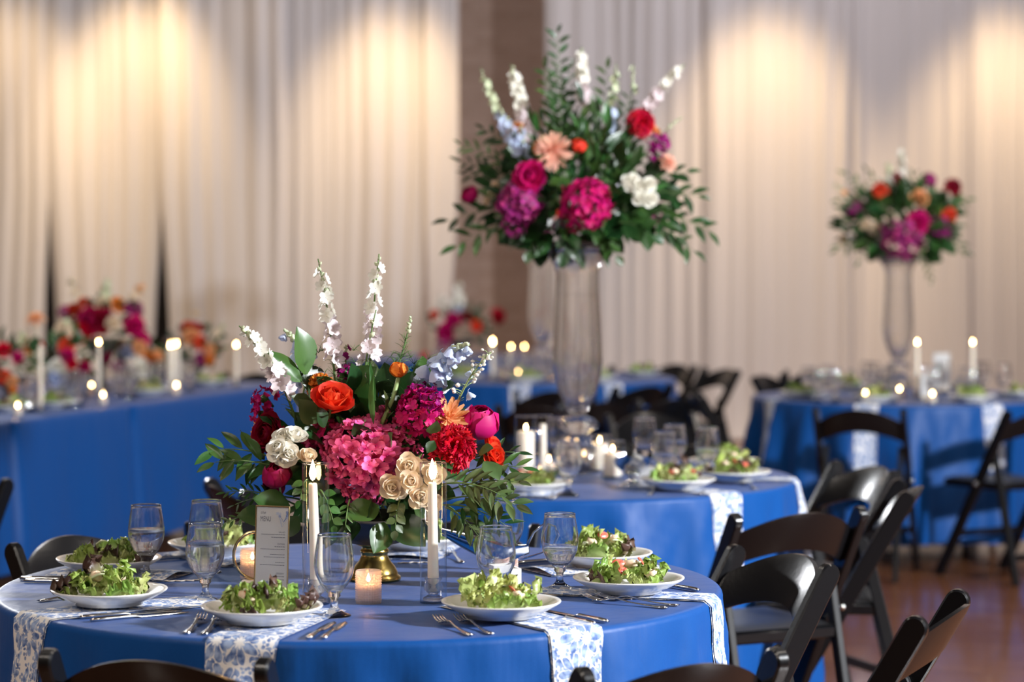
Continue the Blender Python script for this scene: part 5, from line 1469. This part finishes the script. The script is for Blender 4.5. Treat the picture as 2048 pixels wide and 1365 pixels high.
def tall_bouquet():
    Y0 = 7.8; X0 = (1155 - 1024) / FPX * Y0
    vase(X0, Y0, 'tall cut crystal vase carrying the big bouquet on the middle table')
    zt = ZT + 0.726
    root = thing('flower_arrangement', 'large tall bouquet with white spikes and magenta blooms on the crystal vase', 'bouquet', (X0, Y0, zt))
    mb = MB(); mb.lathe([(0.0, 0.0), (0.105, 0.0), (0.118, 0.012), (0.122, 0.022), (0.114, 0.022), (0.10, 0.008), (0.0, 0.007)], 36); obj('dish', mb.mesh('dish', M['darkmetal']), root)
    A = Arr(root, ony(1155, 420, Y0), seed=8)
    px = lambda r: r * Y0 / FPX
    def B(kind, x, y, dy, r, mat, **k): return A.bloom(kind, ony(x, y, Y0 + (dy * 1.55 if dy < -0.09 else dy)), px(r), mat, **k)
    B('carnation', 1283, 245, -0.02, 29, 'red', d=(0.2, -0.95, 0.1)); B('rose', 1060, 353, -0.16, 29, 'magenta', d=(-0.05, -1, 0.1)); B('peony', 940, 390, 0.0, 20, 'magenta', d=(-0.5, -0.5, 0.5)); B('peony', 1157, 293, -0.12, 17, 'coral', d=(0.1, -0.6, 0.8)); B('mum', 1105, 300, -0.15, 36, 'shell', d=(-0.1, -0.9, 0.25)); B('carnation', 1080, 293, -0.12, 15, 'orange'); B('rose', 1030, 258, -0.02, 18, 'peach'); B('rose', 1312, 262, 0.02, 12, 'peach')
    B('hyd', 1172, 408, -0.17, 48, 'magenta', d=(0.05, -0.9, 0.2), n=70); B('hyd', 1040, 405, -0.13, 44, 'plum', d=(-0.3, -0.85, 0.2), n=60); B('hyd', 1030, 448, -0.12, 26, 'plum', d=(-0.3, -0.85, -0.3), n=30); B('hyd', 1145, 440, -0.14, 26, 'crimson', d=(-0.1, -0.8, -0.4), n=30); B('hyd', 1312, 440, -0.05, 20, 'plum', n=26)
    for x, y, r in ((1258, 365, 15), (1278, 372, 17), (1297, 368, 15), (1280, 396, 17), (1300, 398, 16), (1266, 358, 12)): B('spray', x, y, -0.13, r, 'white', fwd=1.3)
    for x, y in ((985, 385), (975, 400), (990, 372)): B('spray', x, y, -0.05, 11, 'ivory')
    B('stock', 1318, 290, 0.0, 20, 'purple', n=16); B('stock', 1312, 310, 0.0, 18, 'purple', n=14); B('stock', 1325, 282, 0.0, 14, 'purple', n=10); B('mum', 1338, 325, -0.05, 20, 'shell'); B('hyd', 1285, 275, 0.1, 12, 'wine', n=14)
    S = lambda a, b, bow, n, t0, sz, cols, **k: A.spike(ony(a[0], a[1], Y0 + a[2]), ony(b[0], b[1], Y0 + b[2]), bow, n, t0, px(sz), cols, **k)
    S((1085, 400, 0), (960, 135, 0.0), (-0.01, 0, 0.0), 26, 0.38, 12, ('lilac', 'budc'), fern=3); S((1090, 400, 0), (1022, 128, 0.02), (0.0, 0, 0), 28, 0.42, 17, ('blush', 'white'), fern=3); S((1160, 400, 0), (1162, 92, 0.02), (0.008, 0, 0), 20, 0.60, 15, ('blush', 'white'), fern=3)
    S((1210, 400, 0), (1232, 126, 0.02), (0.0, 0, 0), 14, 0.45, 12, ('lilac', 'budc'), fern=6); S((1215, 400, 0), (1370, 128, -0.02), (-0.03, 0, 0.02), 16, 0.62, 14, ('blush', 'white'), fern=3); S((1080, 420, -0.1), (1012, 232, -0.08), (0, 0, 0), 16, 0.35, 15, ('lilac', 'lilac'), fern=2); S((1060, 420, -0.1), (1040, 250, -0.1), (0, 0, 0), 9, 0.4, 13, ('lilac', 'lilac'), fern=2)
    S((1230, 400, 0), (1365, 235, 0), (0, 0, 0.03), 0, 0.8, 11, ('lilac', 'lilac'), fern=8, budn=7); S((1250, 380, 0), (1268, 130, 0.05), (0, 0, 0), 2, 0.8, 11, ('budc', 'budc'), fern=8, budn=8)
    C = ony(1155, 400, Y0)
    A.fill(C, (0.31, 0.25, 0.21), 330, [('ruscus', 'leafd'), ('ruscus', 'leafm'), ('salal', 'leafd'), ('olive', 'leafd'), ('round', 'leafd'), ('olive', 'leafm')], 0.088, -0.55, 21, up=0.1, joined=True)
    A.fill(ony(1155, 330, Y0), (0.20, 0.16, 0.21), 170, [('ruscus', 'leafd'), ('ruscus', 'leafm'), ('olive', 'leafm')], 0.080, -0.7, 22, up=0.4, joined=True)
    A.fill(ony(1150, 440, Y0), (0.22, 0.19, 0.10), 110, [('salal', 'leafd'), ('ruscus', 'leafd'), ('round', 'leafd')], 0.095, -0.9, 23, up=-0.1, joined=True)
    for a, b, n, sz, kd, mt in (
        ((1100, 420, 0), (900, 440, -0.05), 10, 0.075, 'ruscus', 'leafd'), ((1090, 430, -.05), (915, 490, -0.1), 10, 0.075, 'ruscus', 'leafm'), ((1080, 380, 0), (922, 290, 0), 14, 0.05, 'olive', 'leafm'), ((1080, 390, 0), (925, 325, 0.02), 14, 0.05, 'olive', 'leafd'), ((1090, 360, 0.02), (970, 260, 0.05), 12, 0.055, 'ruscus', 'leafd'), ((1080, 400, .05), (935, 350, 0.1), 12, 0.05, 'olive', 'leafd'),
        ((1230, 420, 0), (1415, 460, -0.05), 12, 0.075, 'ruscus', 'leafd'), ((1230, 420, -.05), (1385, 500, -0.1), 11, 0.075, 'ruscus', 'leafd'), ((1240, 400, 0), (1392, 392, 0), 10, 0.075, 'ruscus', 'leafd'), ((1240, 390, 0), (1370, 345, 0.02), 9, 0.07, 'ruscus', 'leafd'), ((1240, 420, -.05), (1350, 470, -0.1), 9, 0.07, 'ruscus', 'leafd'),
        ((1130, 380, 0), (1114, 68, 0.02), 22, 0.055, 'ruscus', 'leafd'), ((1130, 380, 0), (1090, 140, 0.05), 16, 0.055, 'ruscus', 'leafm'), ((1140, 380, 0.03), (1140, 140, 0.08), 18, 0.05, 'olive', 'leafd'), ((1120, 380, -0.04), (1120, 190, 0.0), 16, 0.055, 'ruscus', 'leafd'), ((1200, 380, 0), (1215, 140, 0.04), 16, 0.05, 'ruscus', 'leafm'), ((1220, 380, 0), (1260, 190, 0.02), 14, 0.05, 'ruscus', 'leafd'),
        ((1110, 460, -.1), (1060, 500, -0.14), 7, 0.06, 'salal', 'leafd'), ((1180, 450, -.12), (1230, 510, -0.14), 7, 0.06, 'salal', 'leafm'), ((1140, 450, -.12), (1130, 500, -0.15), 6, 0.06, 'salal', 'leafd'), ((1220, 450, -.1), (1300, 470, -0.14), 7, 0.07, 'salal', 'leafd'), ((1130, 350, -.15), (1110, 400, -0.2), 8, 0.04, 'round', 'leafm')):
        A.branch(ony(a[0], a[1], Y0 + a[2]), ony(b[0], b[1], Y0 + b[2]), (0, 0, 0.02), n, sz * 1.25, kd, mt)
tall_bouquet()

def far_tall():
    Y0 = 12.03; X0 = (1797 - 1024) / FPX * Y0
    vase(X0, Y0, 'tall crystal vase of the far right table', 0.95)
    zt = ZT + 0.69
    root = thing('flower_arrangement', 'tall bouquet with purple hydrangea on the far right table', 'bouquet', (X0, Y0, zt))
    mb = MB(); mb.lathe([(0.0, 0.0), (0.10, 0.0), (0.115, 0.012), (0.118, 0.02), (0.11, 0.02), (0.0, 0.007)], 28); obj('dish', mb.mesh('dish', M['darkmetal']), root)
    A = Arr(root, ony(1805, 460, Y0), True, 4)
    px = lambda r: r * Y0 / FPX
    for kd, x, y, dy, r, m in (('hyd', 1808, 480, -.22, 38, 'plum'), ('hyd', 1882, 455, -.12, 24, 'purple'), ('rose', 1838, 443, -.25, 20, 'magenta'), ('carnation', 1908, 373, -.05, 19, 'wine'), ('carnation', 1760, 378, -.1, 16, 'coral'), ('carnation', 1900, 430, -.12, 17, 'coral'), ('rose', 1841, 394, -.15, 17, 'peach'), ('hyd', 1710, 418, -.05, 15, 'purple'), ('stock', 1858, 362, 0, 14, 'plum'), ('stock', 1796, 358, 0, 13, 'wine'), ('spray', 1752, 458, -.15, 13, 'ivory'), ('spray', 1730, 450, -.15, 11, 'ivory'), ('spray', 1905, 405, 0, 10, 'ivory'), ('spray', 1690, 480, 0, 12, 'ivory'), ('hyd', 1785, 465, -.2, 24, 'plum')):
        A.bloom(kd, ony(x, y, Y0 + dy), px(r), m, n=40)
    S = lambda a, b, n, t0, sz, cols: A.spike(ony(a[0], a[1], Y0), ony(b[0], b[1], Y0), (0, 0, 0), n, t0, px(sz), cols, fern=2)
    S((1805, 430), (1803, 295), 8, 0.5, 11, ('white', 'white')); S((1790, 430), (1775, 325), 7, 0.5, 9, ('white', 'budc')); S((1740, 430), (1668, 368), 5, 0.5, 8, ('peach', 'budc'))
    A.fill(ony(1805, 450, Y0), (0.29, 0.24, 0.20), 220, [('ruscus', 'leafd'), ('salal', 'leafd'), ('ruscus', 'leafm')], 0.105, -0.7, 15, joined=True)
    A.fill(ony(1805, 450, Y0), (0.30, 0.25, 0.20), 130, [('ruscus', 'leafd'), ('ruscus', 'leafm'), ('salal', 'leafm'), ('olive', 'leafo')], 0.095, -0.6, 5)
    A.fill(ony(1805, 480, Y0), (0.20, 0.18, 0.10), 50, [('salal', 'leafd'), ('ruscus', 'leafd')], 0.10, -0.9, 6, up=-.1)
    for a, b, n, sz, mt in (((1770, 430), (1690, 350), 9, .07, 'leafm'), ((1760, 440), (1680, 400), 9, .07, 'leafo'), ((1780, 480), (1675, 500), 9, .08, 'leafm'), ((1850, 430), (1930, 400), 9, .07, 'leafm'), ((1850, 480), (1930, 500), 9, .08, 'leafo'), ((1840, 500), (1862, 560), 10, .05, 'leafm'), ((1800, 430), (1830, 350), 8, .06, 'leafd'), ((1780, 500), (1720, 520), 7, .07, 'leafm'), ((1780, 430), (1735, 345), 8, .06, 'leafd')):
        A.branch(ony(a[0], a[1], Y0), ony(b[0], b[1], Y0 - .05), (0, 0, 0.02), n, sz, 'ruscus', mt)
far_tall()
vase((1085 - 1024) / FPX * 13.83, 13.83, 'faint tall crystal vase behind the big one, against the brown wall', 1.0)
def hidden_tall():
    Y0 = 13.83; X0 = (1085 - 1024) / FPX * Y0
    root = thing('flower_arrangement', 'tall bouquet almost hidden behind the large tall bouquet', 'bouquet', (X0, Y0, ZT + 0.726))
    mb = MB(); mb.lathe([(0.0, 0.0), (0.10, 0.0), (0.115, 0.012), (0.0, 0.02)], 20); obj('dish', mb.mesh('dish', M['darkmetal']), root)
    c = Vector((X0, Y0, ZT + 0.90)); A = Arr(root, c, True, 3)
    A.fill(c, (0.24, 0.22, 0.14), 70, [('ruscus', 'leafd'), ('salal', 'leafm')], 0.09, -0.7, 8)
    for dx, dz, m in ((-.1, .05, 'magenta'), (.08, .08, 'coral'), (0, -.02, 'plum')): A.bloom('rose', c + Vector((dx, -.2, dz)), 0.05, m)
hidden_tall()

# ---- low bouquets further back
def low_bouquet(label, x, y, Y, zb, blooms, rad, nleaf, seed, spikes=(), raise_=0.0):
    b = ony(x, y, Y)
    root = thing('flower_arrangement', label, 'bouquet', (b.x, Y, ZT), 0)
    h = max(0.10, b.z - ZT - rad[2] * 0.55)
    mb = MB(); mb.lathe([(0.0, 0.0), (0.05, 0.0), (0.05, 0.008), (0.02, 0.02), (0.018, h * 0.55), (0.05, h * 0.65), (0.105, h * 0.97), (0.11, h), (0.10, h), (0.0, h * 0.8)], 24); obj('bowl', mb.mesh('bowl', M['darkmetal']), root)
    A = Arr(root, b, True, seed)
    px = Y / FPX
    for kd, bx, by, dy, r, m in blooms: A.bloom(kd, ony(bx, by, Y + dy), r * px, m, n=36)
    A.fill(b, rad, nleaf, [('ruscus', 'leafd'), ('salal', 'leafd'), ('ruscus', 'leafm'), ('olive', 'leafo')], 0.085, -0.8, seed)
    for a, e, n, cols in spikes: A.spike(ony(a[0], a[1], Y), ony(e[0], e[1], Y), (0, 0, 0), n, 0.4, 11 * px, cols, fern=2)
low_bouquet('red and magenta bouquet low before the brown wall, left of the candle lights', 920, 655, 16.5, ZT, [('rose', 890, 665, -.2, 17, 'magenta'), ('rose', 905, 640, -.15, 15, 'magenta'), ('rose', 868, 630, -.1, 10, 'coral'), ('rose', 935, 633, -.1, 12, 'wine'), ('rose', 953, 652, -.2, 11, 'coral'), ('carnation', 998, 632, 0, 17, 'red'), ('hyd', 885, 690, -.2, 15, 'plum'), ('rose', 850, 715, -.2, 11, 'coral'), ('hyd', 885, 605, 0, 13, 'white')], (0.22, 0.2, 0.16), 70, 31,
            [((905, 650), (918, 565), 9, ('white', 'white')), ((900, 650), (928, 590), 8, ('lilac', 'white'))])
def hy(x, off): # depth of the head table at a pixel column, off metres in from the aisle edge
    d = ray(x, 512); d2 = Vector((d.x, d.y)) / d.y
    p = HA + HN * off
    # solve d2 * Y = p + HD * s
    s = (p.x - d2.x * p.y) / (d2.x * HD.y - HD.x)
    return p.y + HD.y * s
low_bouquet('biggest head table bouquet, dark red and orange on a raised bowl', 205, 650, hy(205, 0.72), ZT, [('rose', 160, 660, -.1, 26, 'wine'), ('rose', 180, 640, -.18, 26, 'crimson'), ('rose', 205, 640, -.18, 24, 'wine'), ('rose', 165, 690 - 25, -.2, 20, 'red'), ('carnation', 145, 620, 0, 17, 'coral'), ('carnation', 165, 605, 0, 13, 'coral'), ('carnation', 235, 608, 0, 18, 'orange'), ('rose', 205, 605, -.05, 15, 'ivory'), ('rose', 270, 652, -.15, 20, 'magenta'), ('stock', 268, 620, 0, 18, 'plum'), ('hyd', 130, 625, 0, 14, 'plum'), ('rose', 285, 680, -.2, 15, 'magenta'), ('spray', 225, 648, -.2, 13, 'ivory'), ('carnation', 280, 695, -.22, 15, 'peach')], (0.20, 0.18, 0.13), 60, 41,
            [((210, 630), (213, 560), 7, ('budc', 'budc')), ((160, 620), (140, 555), 6, ('ivory', 'ivory')), ((250, 620), (285, 570), 6, ('ivory', 'peach'))])
low_bouquet('head table bouquet with white roses, left of the big raised bouquet', 130, 715, hy(130, 0.52), ZT, [('rose', 113, 742, -.1, 21, 'white'), ('rose', 112, 758, -.12, 16, 'lilac'), ('carnation', 133, 690, -.05, 18, 'coral'), ('rose', 135, 712, -.1, 14, 'magenta'), ('rose', 142, 728, -.1, 12, 'red'), ('stock', 128, 660, 0, 16, 'ivory'), ('stock', 115, 675, 0, 13, 'budc'), ('rose', 170, 735, -.1, 12, 'crimson')], (0.15, 0.14, 0.13), 45, 42, [((125, 700), (132, 640), 6, ('ivory', 'budc'))])
low_bouquet('head table bouquet with one round white rose, right of the big raised bouquet', 280, 725, hy(280, 0.55), ZT, [('rose', 283, 737, -.15, 18, 'white'), ('carnation', 295, 718, -.1, 15, 'orange'), ('carnation', 280, 693, -.05, 16, 'peach'), ('rose', 240, 690, -.05, 14, 'ivory'), ('rose', 252, 705, -.1, 14, 'lilac'), ('rose', 315, 712, -.05, 12, 'peach'), ('rose', 215, 715, -.1, 11, 'crimson'), ('hyd', 235, 735, -.1, 14, 'plum')], (0.17, 0.14, 0.11), 50, 43)
low_bouquet('head table bouquet of orange and pink blooms near its far end', 395, 695, hy(395, 0.62), ZT, [('carnation', 375, 655, 0, 17, 'coral'), ('carnation', 392, 655, 0, 14, 'red'), ('rose', 380, 672, -.1, 16, 'peach'), ('carnation', 400, 685, -.1, 15, 'coral'), ('rose', 418, 700, -.1, 12, 'peach'), ('rose', 438, 695, 0, 9, 'magenta'), ('rose', 402, 718, -.1, 11, 'plum'), ('spray', 392, 628, 0, 9, 'ivory'), ('rose', 420, 720, -.1, 10, 'orange')], (0.16, 0.14, 0.12), 55, 44, [((420, 700), (448, 648), 5, ('ivory', 'ivory'))])
low_bouquet('head table bouquet of red and orange blooms at the left edge of the picture', 15, 725, hy(15, 0.5), ZT, [('rose', 5, 700, -.1, 15, 'red'), ('rose', 35, 715, -.1, 11, 'magenta'), ('carnation', 5, 755, -.1, 16, 'coral'), ('carnation', 22, 765, -.1, 14, 'peach'), ('carnation', 26, 782, -.12, 9, 'orange'), ('spray', 50, 680, 0, 12, 'ivory'), ('rose', 55, 700, 0, 10, 'peach'), ('rose', -15, 730, -.1, 14, 'wine')], (0.17, 0.14, 0.11), 45, 45, [((40, 720), (45, 665), 5, ('ivory', 'budc'))])
def gerbera():
    Y = hy(72, 0.62); b = ony(72, 637, Y); z = onz(72, 790, ZT)
    root = thing('bud_vase_flower', 'single peach daisy standing high on a thin stem at the head table left', 'flower', (b.x, Y, ZT))
    mb = MB(); mb.lathe([(0.0, 0.0), (0.022, 0.0), (0.026, 0.02), (0.020, 0.06), (0.010, 0.085), (0.012, 0.10), (0.009, 0.10), (0.0, 0.07)], 18); obj('bud_vase', mb.mesh('bud_vase', M['crystal']), root)
    A = Arr(root, b - Vector((0, 0, .2)), True, 2)
    A.part('stem', MB().tube([Vector((b.x, Y, ZT + 0.06)), Vector((b.x + .006, Y, ZT + 0.2)), b], 0.0025, 6).mesh('stem', M['pstem']), Matrix.Identity(4))
    A.bloom('mum', b, 0.050, 'peach', d=(0.05, -0.35, 0.9)); A.bloom('rose', ony(78, 690, Y), 0.026, 'coral')
gerbera()

# ------------------------------------------------------------------ middle table (crystal vase)
def seat_pt(c, thd, r, dz=0.0, side=0.0):
    t = radians(thd)
    return (c.cx + r * cos(t) - side * sin(t), c.cy + r * sin(t) + side * cos(t), ZT + dz)
M2 = [(-98, 'just right of the front bouquet', 1), (-53, 'beside the dark sauce boat', 1), (-22, 'at the right rim of the crystal vase table', 1), (20, 'behind the right goblet of the crystal vase table', 1), (150, 'at the hidden left of the middle table', 0)]
for i, (th, wh, hang) in enumerate(M2):
    nth = -8 if i == 2 else th
    if i in (1, 2): napkin(T2, -50 if i == 1 else -10, 'white napkin with pale blue print hanging ' + wh, 'blue floral napkins on the crystal vase table', drop=0.27, w=0.12)
    else: napkin(T2, th, 'folded pale napkin under the plate ' + wh, 'blue floral napkins on the crystal vase table', folded=True, r0=0.42, w=0.15)
    p = seat_pt(T2, th, 0.585, 0.008)
    plate(p, 'white salad plate ' + wh, 'salad plates on the crystal vase table')
    salad(p, 'green salad ' + ('with red bits ' if i in (0, 1) else '') + wh, 'salads on the crystal vase table', 70 + i, n=20, fruit=1, red=2 if i in (0, 1, 2) else 0, ribs=1)
for px, d, lab, w in ((1137, 7.02, 'goblet standing before the foot of the crystal vase', None), (1330, 7.42, 'nearer goblet of the overlapping pair right of the dark sauce boat', 0.092), (1350, 7.72, 'farther goblet of the overlapping pair right of the dark sauce boat', 0.108), (1416, 7.60, 'goblet right of the overlapping pair on the crystal vase table', 0.092),
                      (1290, 8.05, 'small goblet peeking over the dark sauce boat', None), (1115, 8.10, 'goblet half hidden behind the crystal vase foot', None)):
    goblet(((px - 1024) / FPX * d, d, ZT), lab, 'goblets on the crystal vase table', w)
for px, d, r, h, ch, lab in ((1052, 7.45, 0.034, 0.205, 0.155, 'wide pillar candle cylinder right of the magenta peony'), (1086, 7.70, 0.030, 0.19, 0.0, 'slim cylinder just behind the pillar candle'), (1200, 7.85, 0.038, 0.115, 0.085, 'right of the crystal vase foot, rear glass'), (1226, 7.62, 0.038, 0.115, 0.075, 'left of the dark sauce boat')):
    x = (px - 1024) / FPX * d
    cylinder((x, d, ZT), r, h, 'clear glass candle cylinder, ' + lab, 'candle glasses on the crystal vase table')
    if ch: candle('pillar_candle', (x, d, ZT + 0.0045), r * 0.78, r * 0.76, ch, 'ivory pillar candle in the glass, ' + lab, 'pillar candles on the crystal vase table', small=True)
    else: candle('taper_candle', (x, d, ZT + 0.0045), 0.012, 0.010, 0.16, 'ivory taper in the slim cylinder behind the pillar candle', None, lit=False)
for px, py, lab in ((1080, 975, 'low beside the pillar candle, nearer of two'), (1098, 950, 'beside the pillar candle, farther of two'), (1168, 938, 'at the crystal vase foot, right side'), (1215, 932, 'behind the dark sauce boat')):
    p = onz(px, py, ZT); votive((p.x, p.y, ZT), lab, 'votives on the crystal vase table')
for p, q, me, nm, lab in (((1098, 1000), (1125, 975), KNIFE, 'knife', 'shining knife at the front edge of the crystal vase table, left one'), ((1108, 1002), (1133, 976), KNIFE, 'knife', 'shining knife at the front edge of the crystal vase table, right one'),
                          ((1462, 1000), (1480, 978), KNIFE, 'knife', 'knife right of the napkin on the crystal vase table'), ((1300, 992), (1320, 975), FORK, 'fork', 'fork left of the plate beside the dark sauce boat'), ((1575, 985), (1545, 968), FORK, 'fork', 'fork at the right rim of the crystal vase table')):
    lay(me, nm, onz(p[0], p[1], ZT), onz(q[0], q[1], ZT), lab, 'cutlery on the crystal vase table', c=T2)

# ------------------------------------------------------------------ far right table
F3 = [(-158, 'at the left rim'), (-113, 'behind the chair back'), (-67, 'at the front right'), (-22, 'at the right end'), (113, 'at the back left'), (67, 'at the back right')]
for i, (th, wh) in enumerate(F3):
    n = dict(drop=0.30, w=0.11) if i < 4 else dict(folded=True, r0=0.42, w=0.14)
    napkin(T3, th, ('pale napkin hanging ' if i < 4 else 'folded napkin lying ') + wh + ' of the far right table', 'napkins on the far right table', **n)
    p = seat_pt(T3, th, 0.585, 0.008)
    plate(p, 'white salad plate %s of the far right table' % wh, 'salad plates on the far right table')
    salad(p, 'small green salad %s of the far right table' % wh, 'salads on the far right table', 90 + i, n=13, fruit=0, red=0, ribs=0)
r3 = random.Random(17)
ORD = 'first second third fourth fifth sixth seventh eighth ninth tenth eleventh twelfth thirteenth fourteenth fifteenth sixteenth'.split()
G3 = ((1618, 11.75), (1636, 11.55), (1655, 11.9), (1671, 11.5), (1735, 12.3), (1748, 12.2), (1770, 11.6), (1785, 11.55), (1845, 11.9), (1868, 11.5), (1890, 12.3), (1930, 11.7), (1955, 12.2), (1968, 12.3), (2008, 12.1), (1945, 11.5))
for k, (px, d) in enumerate(G3):
    goblet(((px - 1024) / FPX * d, d, ZT), ORD[sorted(q[0] for q in G3).index(px)] + ' water goblet from the left on the far right table', 'goblets on the far right table', 0.108)
for px, d, py, lab in ((1835, 11.8, 690, 'left of the two on the far right table'), (1946, 11.9, 690, 'right of the two on the far right table')):
    x = (px - 1024) / FPX * d; z = ony(px, py, d).z
    holder((x, d, ZT), 'glass holder under the tall lit taper ' + lab, 'glass taper holders far back')
    candle('taper_candle', (x, d, ZT + 0.018), 0.0115, 0.010, z - ZT - 0.018, 'tall lit ivory taper, ' + lab, 'tall tapers on the far right table', fs=0.55)
for px, py, d, lab in ((1732, 788, 11.45, 'front left on the far right table'), (1745, 770, 11.75, 'behind the front left one on the far right table'), (1800, 770, 11.8, 'below the tall vase of the far right table'), (1866, 792, 11.4, 'front centre on the far right table'), (1920, 758, 12.3, 'below the right taper on the far right table')):
    votive(((px - 1024) / FPX * d, d, ZT), lab, 'votives on the far right table')
def white_block(px, d, label, w=0.07, h=0.15):
    t = thing('table_number', label, 'table number', ((px - 1024) / FPX * d, d, ZT), radians(8))
    mb = MB(); mb.box((0, 0, 0.012 + h / 2), (w, 0.006, h), 0.001); obj('card', mb.mesh('card', M['paper'], False), t)
    mb = MB(); mb.box((0, 0, 0.006), (w * 0.9, 0.035, 0.012), 0.003); obj('base', mb.mesh('base', M['gold'], False), t)
white_block(1884, 12.35, 'plain white card standing between the two tapers on the far right table', 0.085, 0.19)
white_block(1853, 11.75, 'narrow white card beside the left taper on the far right table', 0.05, 0.115)

# ------------------------------------------------------------------ round table behind the vase
for i, (th, wh) in enumerate(((-100, 'nearest the blue cloth edge'), (-60, 'behind the crystal vase stem'), (-140, 'at its left'), (10, 'right of the crystal vase'), (150, 'at its far left'))):
    p = seat_pt(T4, th, 0.585, 0.008)
    if i < 2: napkin(T4, th, 'pale hanging napkin on the round table behind the vase, ' + wh, 'napkins behind the crystal vase', drop=0.26, w=0.11)
    plate(p, 'white plate on the round table behind the vase, ' + wh, 'plates behind the crystal vase')
    salad(p, 'blurred green salad on the round table behind the vase, ' + wh, 'salads behind the crystal vase', 120 + i, n=12, fruit=0, red=0, ribs=0)
G4P = ((1000, 13.5), (1016, 13.4), (1053, 13.35), (1078, 13.4), (1075, 14.0), (1098, 13.5), (1110, 13.9), (935, 13.7), (905, 13.8), (880, 13.9), (868, 13.6), (1035, 14.1))
for px, d in G4P:
    goblet(((px - 1024) / FPX * d, d, ZT), ORD[sorted(q[0] for q in G4P).index(px)] + ' blurred goblet from the left on the table behind the crystal vase', 'goblets behind the crystal vase', 0.092)
for px, py, d, lab in ((985, 690, 13.4, 'brightest, nearest the low red bouquet'), (1022, 698, 13.9, 'second from the low red bouquet'), (1049, 698, 14.1, 'third from the low red bouquet')):
    x = (px - 1024) / FPX * d; z = ony(px, py, d).z
    holder((x, d, ZT), 'glass holder under the distant taper, ' + lab, 'glass taper holders far back')
    candle('taper_candle', (x, d, ZT + 0.018), 0.0115, 0.010, z - ZT - 0.018, 'distant lit taper, ' + lab, 'tapers behind the crystal vase', fs=0.85 if px == 985 else 0.5)
for px, d, lab in ((1037, 13.6, 'in the middle of the candle lights left of the crystal vase'), (1092, 13.9, 'touching the left side of the crystal vase body'), (1008, 13.75, 'below the brightest distant taper')):
    votive(((px - 1024) / FPX * d, d, ZT), lab, 'votives behind the crystal vase')

# ------------------------------------------------------------------ candles and settings of the head table
def hp(px, off): 
    Y = hy(px, off); return ((px - 1024) / FPX * Y, Y, ZT)
for px, off, py, lit, lab in ((80, 0.14, 690, False, 'unlit ivory taper nearest the left edge on the head table'), (197, 0.40, 690, True, 'lit taper before the big raised bouquet on the head table'), (472, 0.12, 695, True, 'lit taper at the far end of the head table')):
    x, y, _ = hp(px, off); z = ony(px, py, y).z
    holder((x, y, ZT), 'glass holder under the ' + lab, 'glass taper holders on the head table')
    candle('taper_candle', (x, y, ZT + 0.018), 0.0105, 0.009, z - ZT - 0.018, lab, 'tapers on the head table', lit=lit, fs=0.6)
for px, off, py, lab in ((341, 0.28, 697, 'left of the bright pair'), (352, 0.42, 694, 'right of the bright pair')):
    x, y, _ = hp(px, off); z = ony(px, py, y).z
    cylinder((x, y, ZT), 0.036, z - ZT + 0.05, 'clear glass cylinder on the head table, ' + lab, 'candle cylinders on the head table')
    candle('pillar_candle', (x, y, ZT + 0.0045), 0.021, 0.020, z - ZT - 0.0045, 'lit ivory candle in a glass on the head table, ' + lab, 'pillar candles on the head table', fs=0.75)
for px, off, lab in ((34, 0.10, 'at the left end of the head table edge'), (205, 0.12, 'on the head table above the deep cloth fold'), (352, 0.14, 'in front of the bright candle pair on the head table'), (182, 0.55, 'under the big raised bouquet')):
    x, y, z = hp(px, off); votive((x, y, z), lab, 'votives on the head table')
GH = ((62, 0.2), (135, 0.16), (160, 0.18), (168, 0.42), (305, 0.25), (316, 0.4), (262, 0.18), (378, 0.2), (240, 0.3))
for px, off in GH:
    goblet(hp(px, off), ORD[sorted(q[0] for q in GH).index(px)] + ' blurred goblet from the left on the head table', 'goblets on the head table', 0.092)
for px, off, lab in ((420, 0.33, 'left of the far end taper'), (295, 0.28, 'below the white rose'), (110, 0.25, 'beside the unlit taper'), (20, 0.3, 'at the left edge')):
    x, y, z = hp(px, off); plate((x, y, ZT + 0.001), 'white plate on the head table, ' + lab, 'plates on the head table')
    salad((x, y, ZT + 0.001), 'pale green salad on the head table, ' + lab, 'salads on the head table', 140 + px, n=12, fruit=1, red=0, ribs=0)
